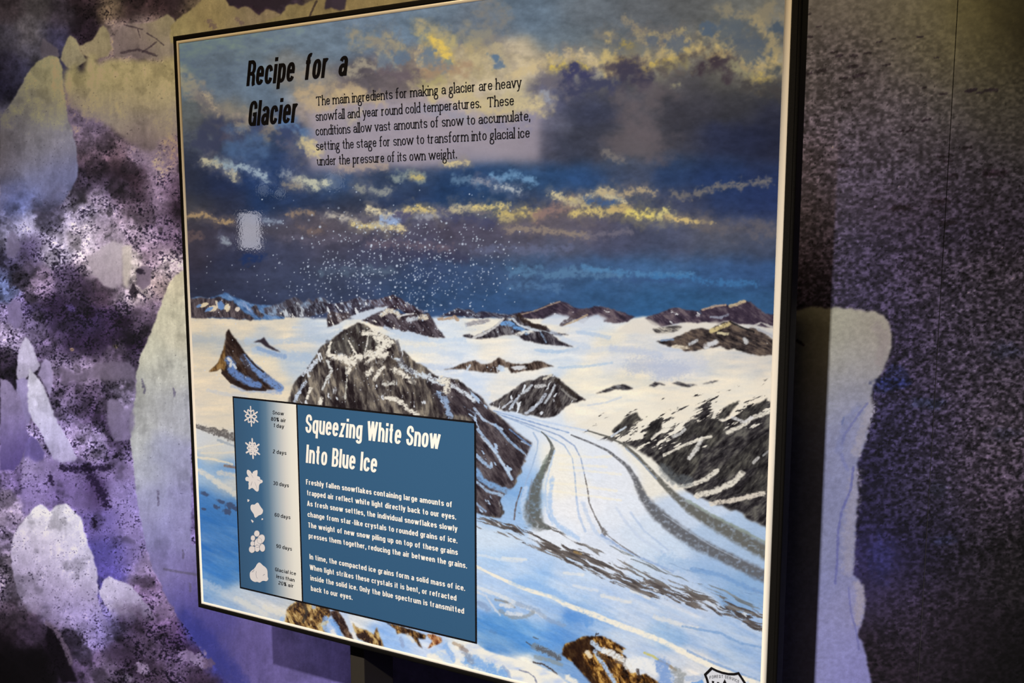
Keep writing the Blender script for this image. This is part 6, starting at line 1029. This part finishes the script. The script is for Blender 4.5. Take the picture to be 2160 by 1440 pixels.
# the six stages from snowflake to glacial ice
M_snow = new_mat('snow_white_ink', ink((228, 216, 208), 540, 1050), **GL)
M_grey = new_mat('grey_outline_ink', ink((150, 146, 152), 540, 1100), **GL)
def disc(f, cx, cz, r, n=12): f.face([(cx + r * math.cos(2 * PI_ * k / n), cz + r * math.sin(2 * PI_ * k / n)) for k in range(n)])
PI_ = math.pi
def flake(u, v, R, t, spin, br):
    (cx, cz), = bp((u, v)); f = Flat()
    for k in range(6):
        a = math.radians(spin + 60 * k); ca, sa = math.cos(a), math.sin(a)
        def q(l, o_): return (cx + R * (l * ca - o_ * sa), cz + R * (l * sa + o_ * ca))
        f.stroke([q(0, 0), q(.92, 0)], t * R); disc(f, *q(.92, 0), t * R * .5)
        for l0, dl in br:
            for sg in (1, -1):
                f.stroke([q(l0, 0), q(l0 + dl * .62, sg * dl)], t * R * .85); disc(f, *q(l0 + dl * .62, sg * dl), t * R * .43)
    return f
o = sub(flake(530.6, 877.5, .0182, .15, 91, [(.42, .30)]).build('snowflake_icon', M_snow, None, YT)); o['label'] = 'topmost snowflake, sharp and branched'
o = sub(flake(534, 945.5, .0182, .18, 91, [(.40, .29), (.25, .12)]).build('snowflake_icon', M_snow, None, YT)); o['label'] = 'second snowflake, thicker arms'
def crop(ox, oy, pts): return bp(*[(ox + a / 12, oy + b / 12) for a, b in pts])
def smooth(p, n=2):
    for _ in range(n): p = [q for a, b in zip(p, p[1:] + p[:1]) for q in ((.75 * a[0] + .25 * b[0], .75 * a[1] + .25 * b[1]), (.25 * a[0] + .75 * b[0], .25 * a[1] + .75 * b[1]))]
    return p
f = Flat(); f.face(smooth(crop(480, 940, [(500,620),(530,592),(600,640),(640,715),(655,650),(680,635),(735,610),(772,612),(772,700),(758,765),(800,765),(838,800),(838,852),(880,852),(908,890),(890,935),(840,945),(812,985),(806,1060),(800,1135),(770,1155),(730,1145),(680,1090),(640,1058),(600,1072),(565,1102),(538,1088),(545,1040),(550,990),(538,950),(555,912),(530,885),(490,892),(462,850),(462,808),(490,778),(530,776),(568,806),(520,740),(498,690)])))
st = sub(f.build('old_snow_star_icon', M_snow, None, YT))
f = Flat(); f.face(smooth(crop(480, 1060, [(600,55),(640,38),(700,45),(740,0),(790,-10),(820,50),(860,110),(908,170),(912,215),(890,272),(850,300),(800,315),(760,350),(720,380),(692,350),(680,290),(650,245),(610,190),(588,130)])))
for ps in [[(515,-95),(545,-88),(572,-70),(550,-35),(530,-25),(515,-40)], [(605,420),(640,430),(675,465),(650,505),(625,475)], [(880,385),(915,395),(910,425),(870,430)]]: f.face(crop(480, 1060, ps))
sub(f.build('ice_grain_icon', M_snow, None, YT))
EL = [(755,772,70,80,0),(657,887,56,72,0),(862,912,92,122,25),(645,1025,52,66,0),(765,1145,66,88,0),(893,1130,72,102,-10),(632,1172,78,90,0),(785,1002,92,126,20)]
g = Flat(); f = Flat()
for X, Y, rx, ry, an in EL:
    def E_(k): return [(X + k * (rx * math.cos(t) * math.cos(math.radians(an)) - ry * math.sin(t) * math.sin(math.radians(an))), Y + k * (rx * math.cos(t) * math.sin(math.radians(an)) + ry * math.sin(t) * math.cos(math.radians(an)))) for t in [2 * PI_ * i / 20 for i in range(20)]]
    f.face(crop(480, 1060, E_(.985)))
    p = crop(480, 1060, E_(1.0)); g.stroke(p + p[:1], .00055)
cl = sub(f.build('ice_grain_cluster_icon', M_snow, None, YT)); sub(g.build('grain_outlines', M_grey, None, YT - .0002))
f = Flat(); f.face(smooth(crop(490, 1160, [(695,297),(740,330),(800,390),(862,430),(892,480),(906,540),(906,620),(910,680),(928,715),(908,760),(870,782),(820,768),(770,770),(730,802),(695,818),(650,790),(590,802),(540,782),(490,745),(460,690),(453,600),(465,545),(500,510),(560,470),(610,400),(640,340)])))
sub(f.build('glacial_ice_icon', M_snow, None, YT))
g = Flat()
for ps in [[(620,520),(612,590),(620,660),(650,710)], [(500,545),(545,530),(570,480)], [(790,640),(810,612),(840,600)]]: g.stroke(crop(490, 1160, ps), .0007)
sub(g.build('icon_shading', M_grey, None, YT - .0002)); g = Flat()
for ps in [[(600,700),(640,760),(660,800)], [(700,910),(730,980),(760,1080)], [(770,850),(850,890)], [(640,900),(600,1000)]]: g.stroke(crop(480, 940, ps), .0005)
sub(g.build('icon_shading', M_grey, None, YT - .0002))

# shield emblem at the lower right corner
SH = [(1501.5,1408.2),(1512,1413.5),(1524,1417.8),(1537,1420.5),(1549,1420.8),(1558,1418.8),(1564.5,1428.5),(1571,1438.5),(1567,1450),(1567,1466),(1572,1484),(1566,1502),(1550,1518),(1530,1532),(1512,1520),(1498,1500),(1491,1478),(1494,1456),(1494,1440),(1491.5,1431),(1487.8,1421.8)]
M_badge = new_mat('badge_white_ink', ink((222, 220, 222), 1530, 1430), **GL)
ps = bp(*SH)
f = Flat(); f.face(ps); emb = f.build('emblem', M_badge, None, -.0007); seat(emb, sign); emb['label'] = 'shield emblem lettered FOREST SERVICE'
def esub(o): o.parent = emb
f = Flat(); f.stroke(ps + ps[:1], .0034); esub(f.build('shield_outline', M_ink, None, -.0010))
f = Flat()
(ex0, ez0), (ex1, ez1), (exm, ezm) = bp((1497, 1431), (1560, 1440.5), (1526, 1428.8))
def bend(x, z):
    t = (x - ex0) / (ex1 - ex0); base = ez0 + (ez1 - ez0) * t; k = 4 * t * (1 - t)
    return (x, z - ez0 + base + k * (ezm - (ez0 + (ez1 - ez0) * (exm - ex0) / (ex1 - ex0))))
f.text(Font('sans', .13, .12, .42, .72), 'FOREST SERVICE', ex0, ex1, ez0, .0042, 0, .36, .34, bend)
US = Font('serif', .22, .09, .5, .7)
(ux0, uz), (ux1, _), (sx0, _), (sx1, _) = bp((1499, 1462), (1519, 1464), (1540, 1468), (1558, 1470))
f.text(US, 'U', ux0, ux1, uz, .0185); f.text(Font('sans', .20, .12, .42, .72), 'S', sx0, sx1, uz, .0185)
f.face(bp((1529,1431),(1532.5,1438),(1536,1450),(1531,1450),(1531,1466),(1527.5,1466),(1527.5,1450),(1522.5,1448),(1525.5,1438)))
esub(f.build('emblem_lettering', M_ink, None, -.0010))
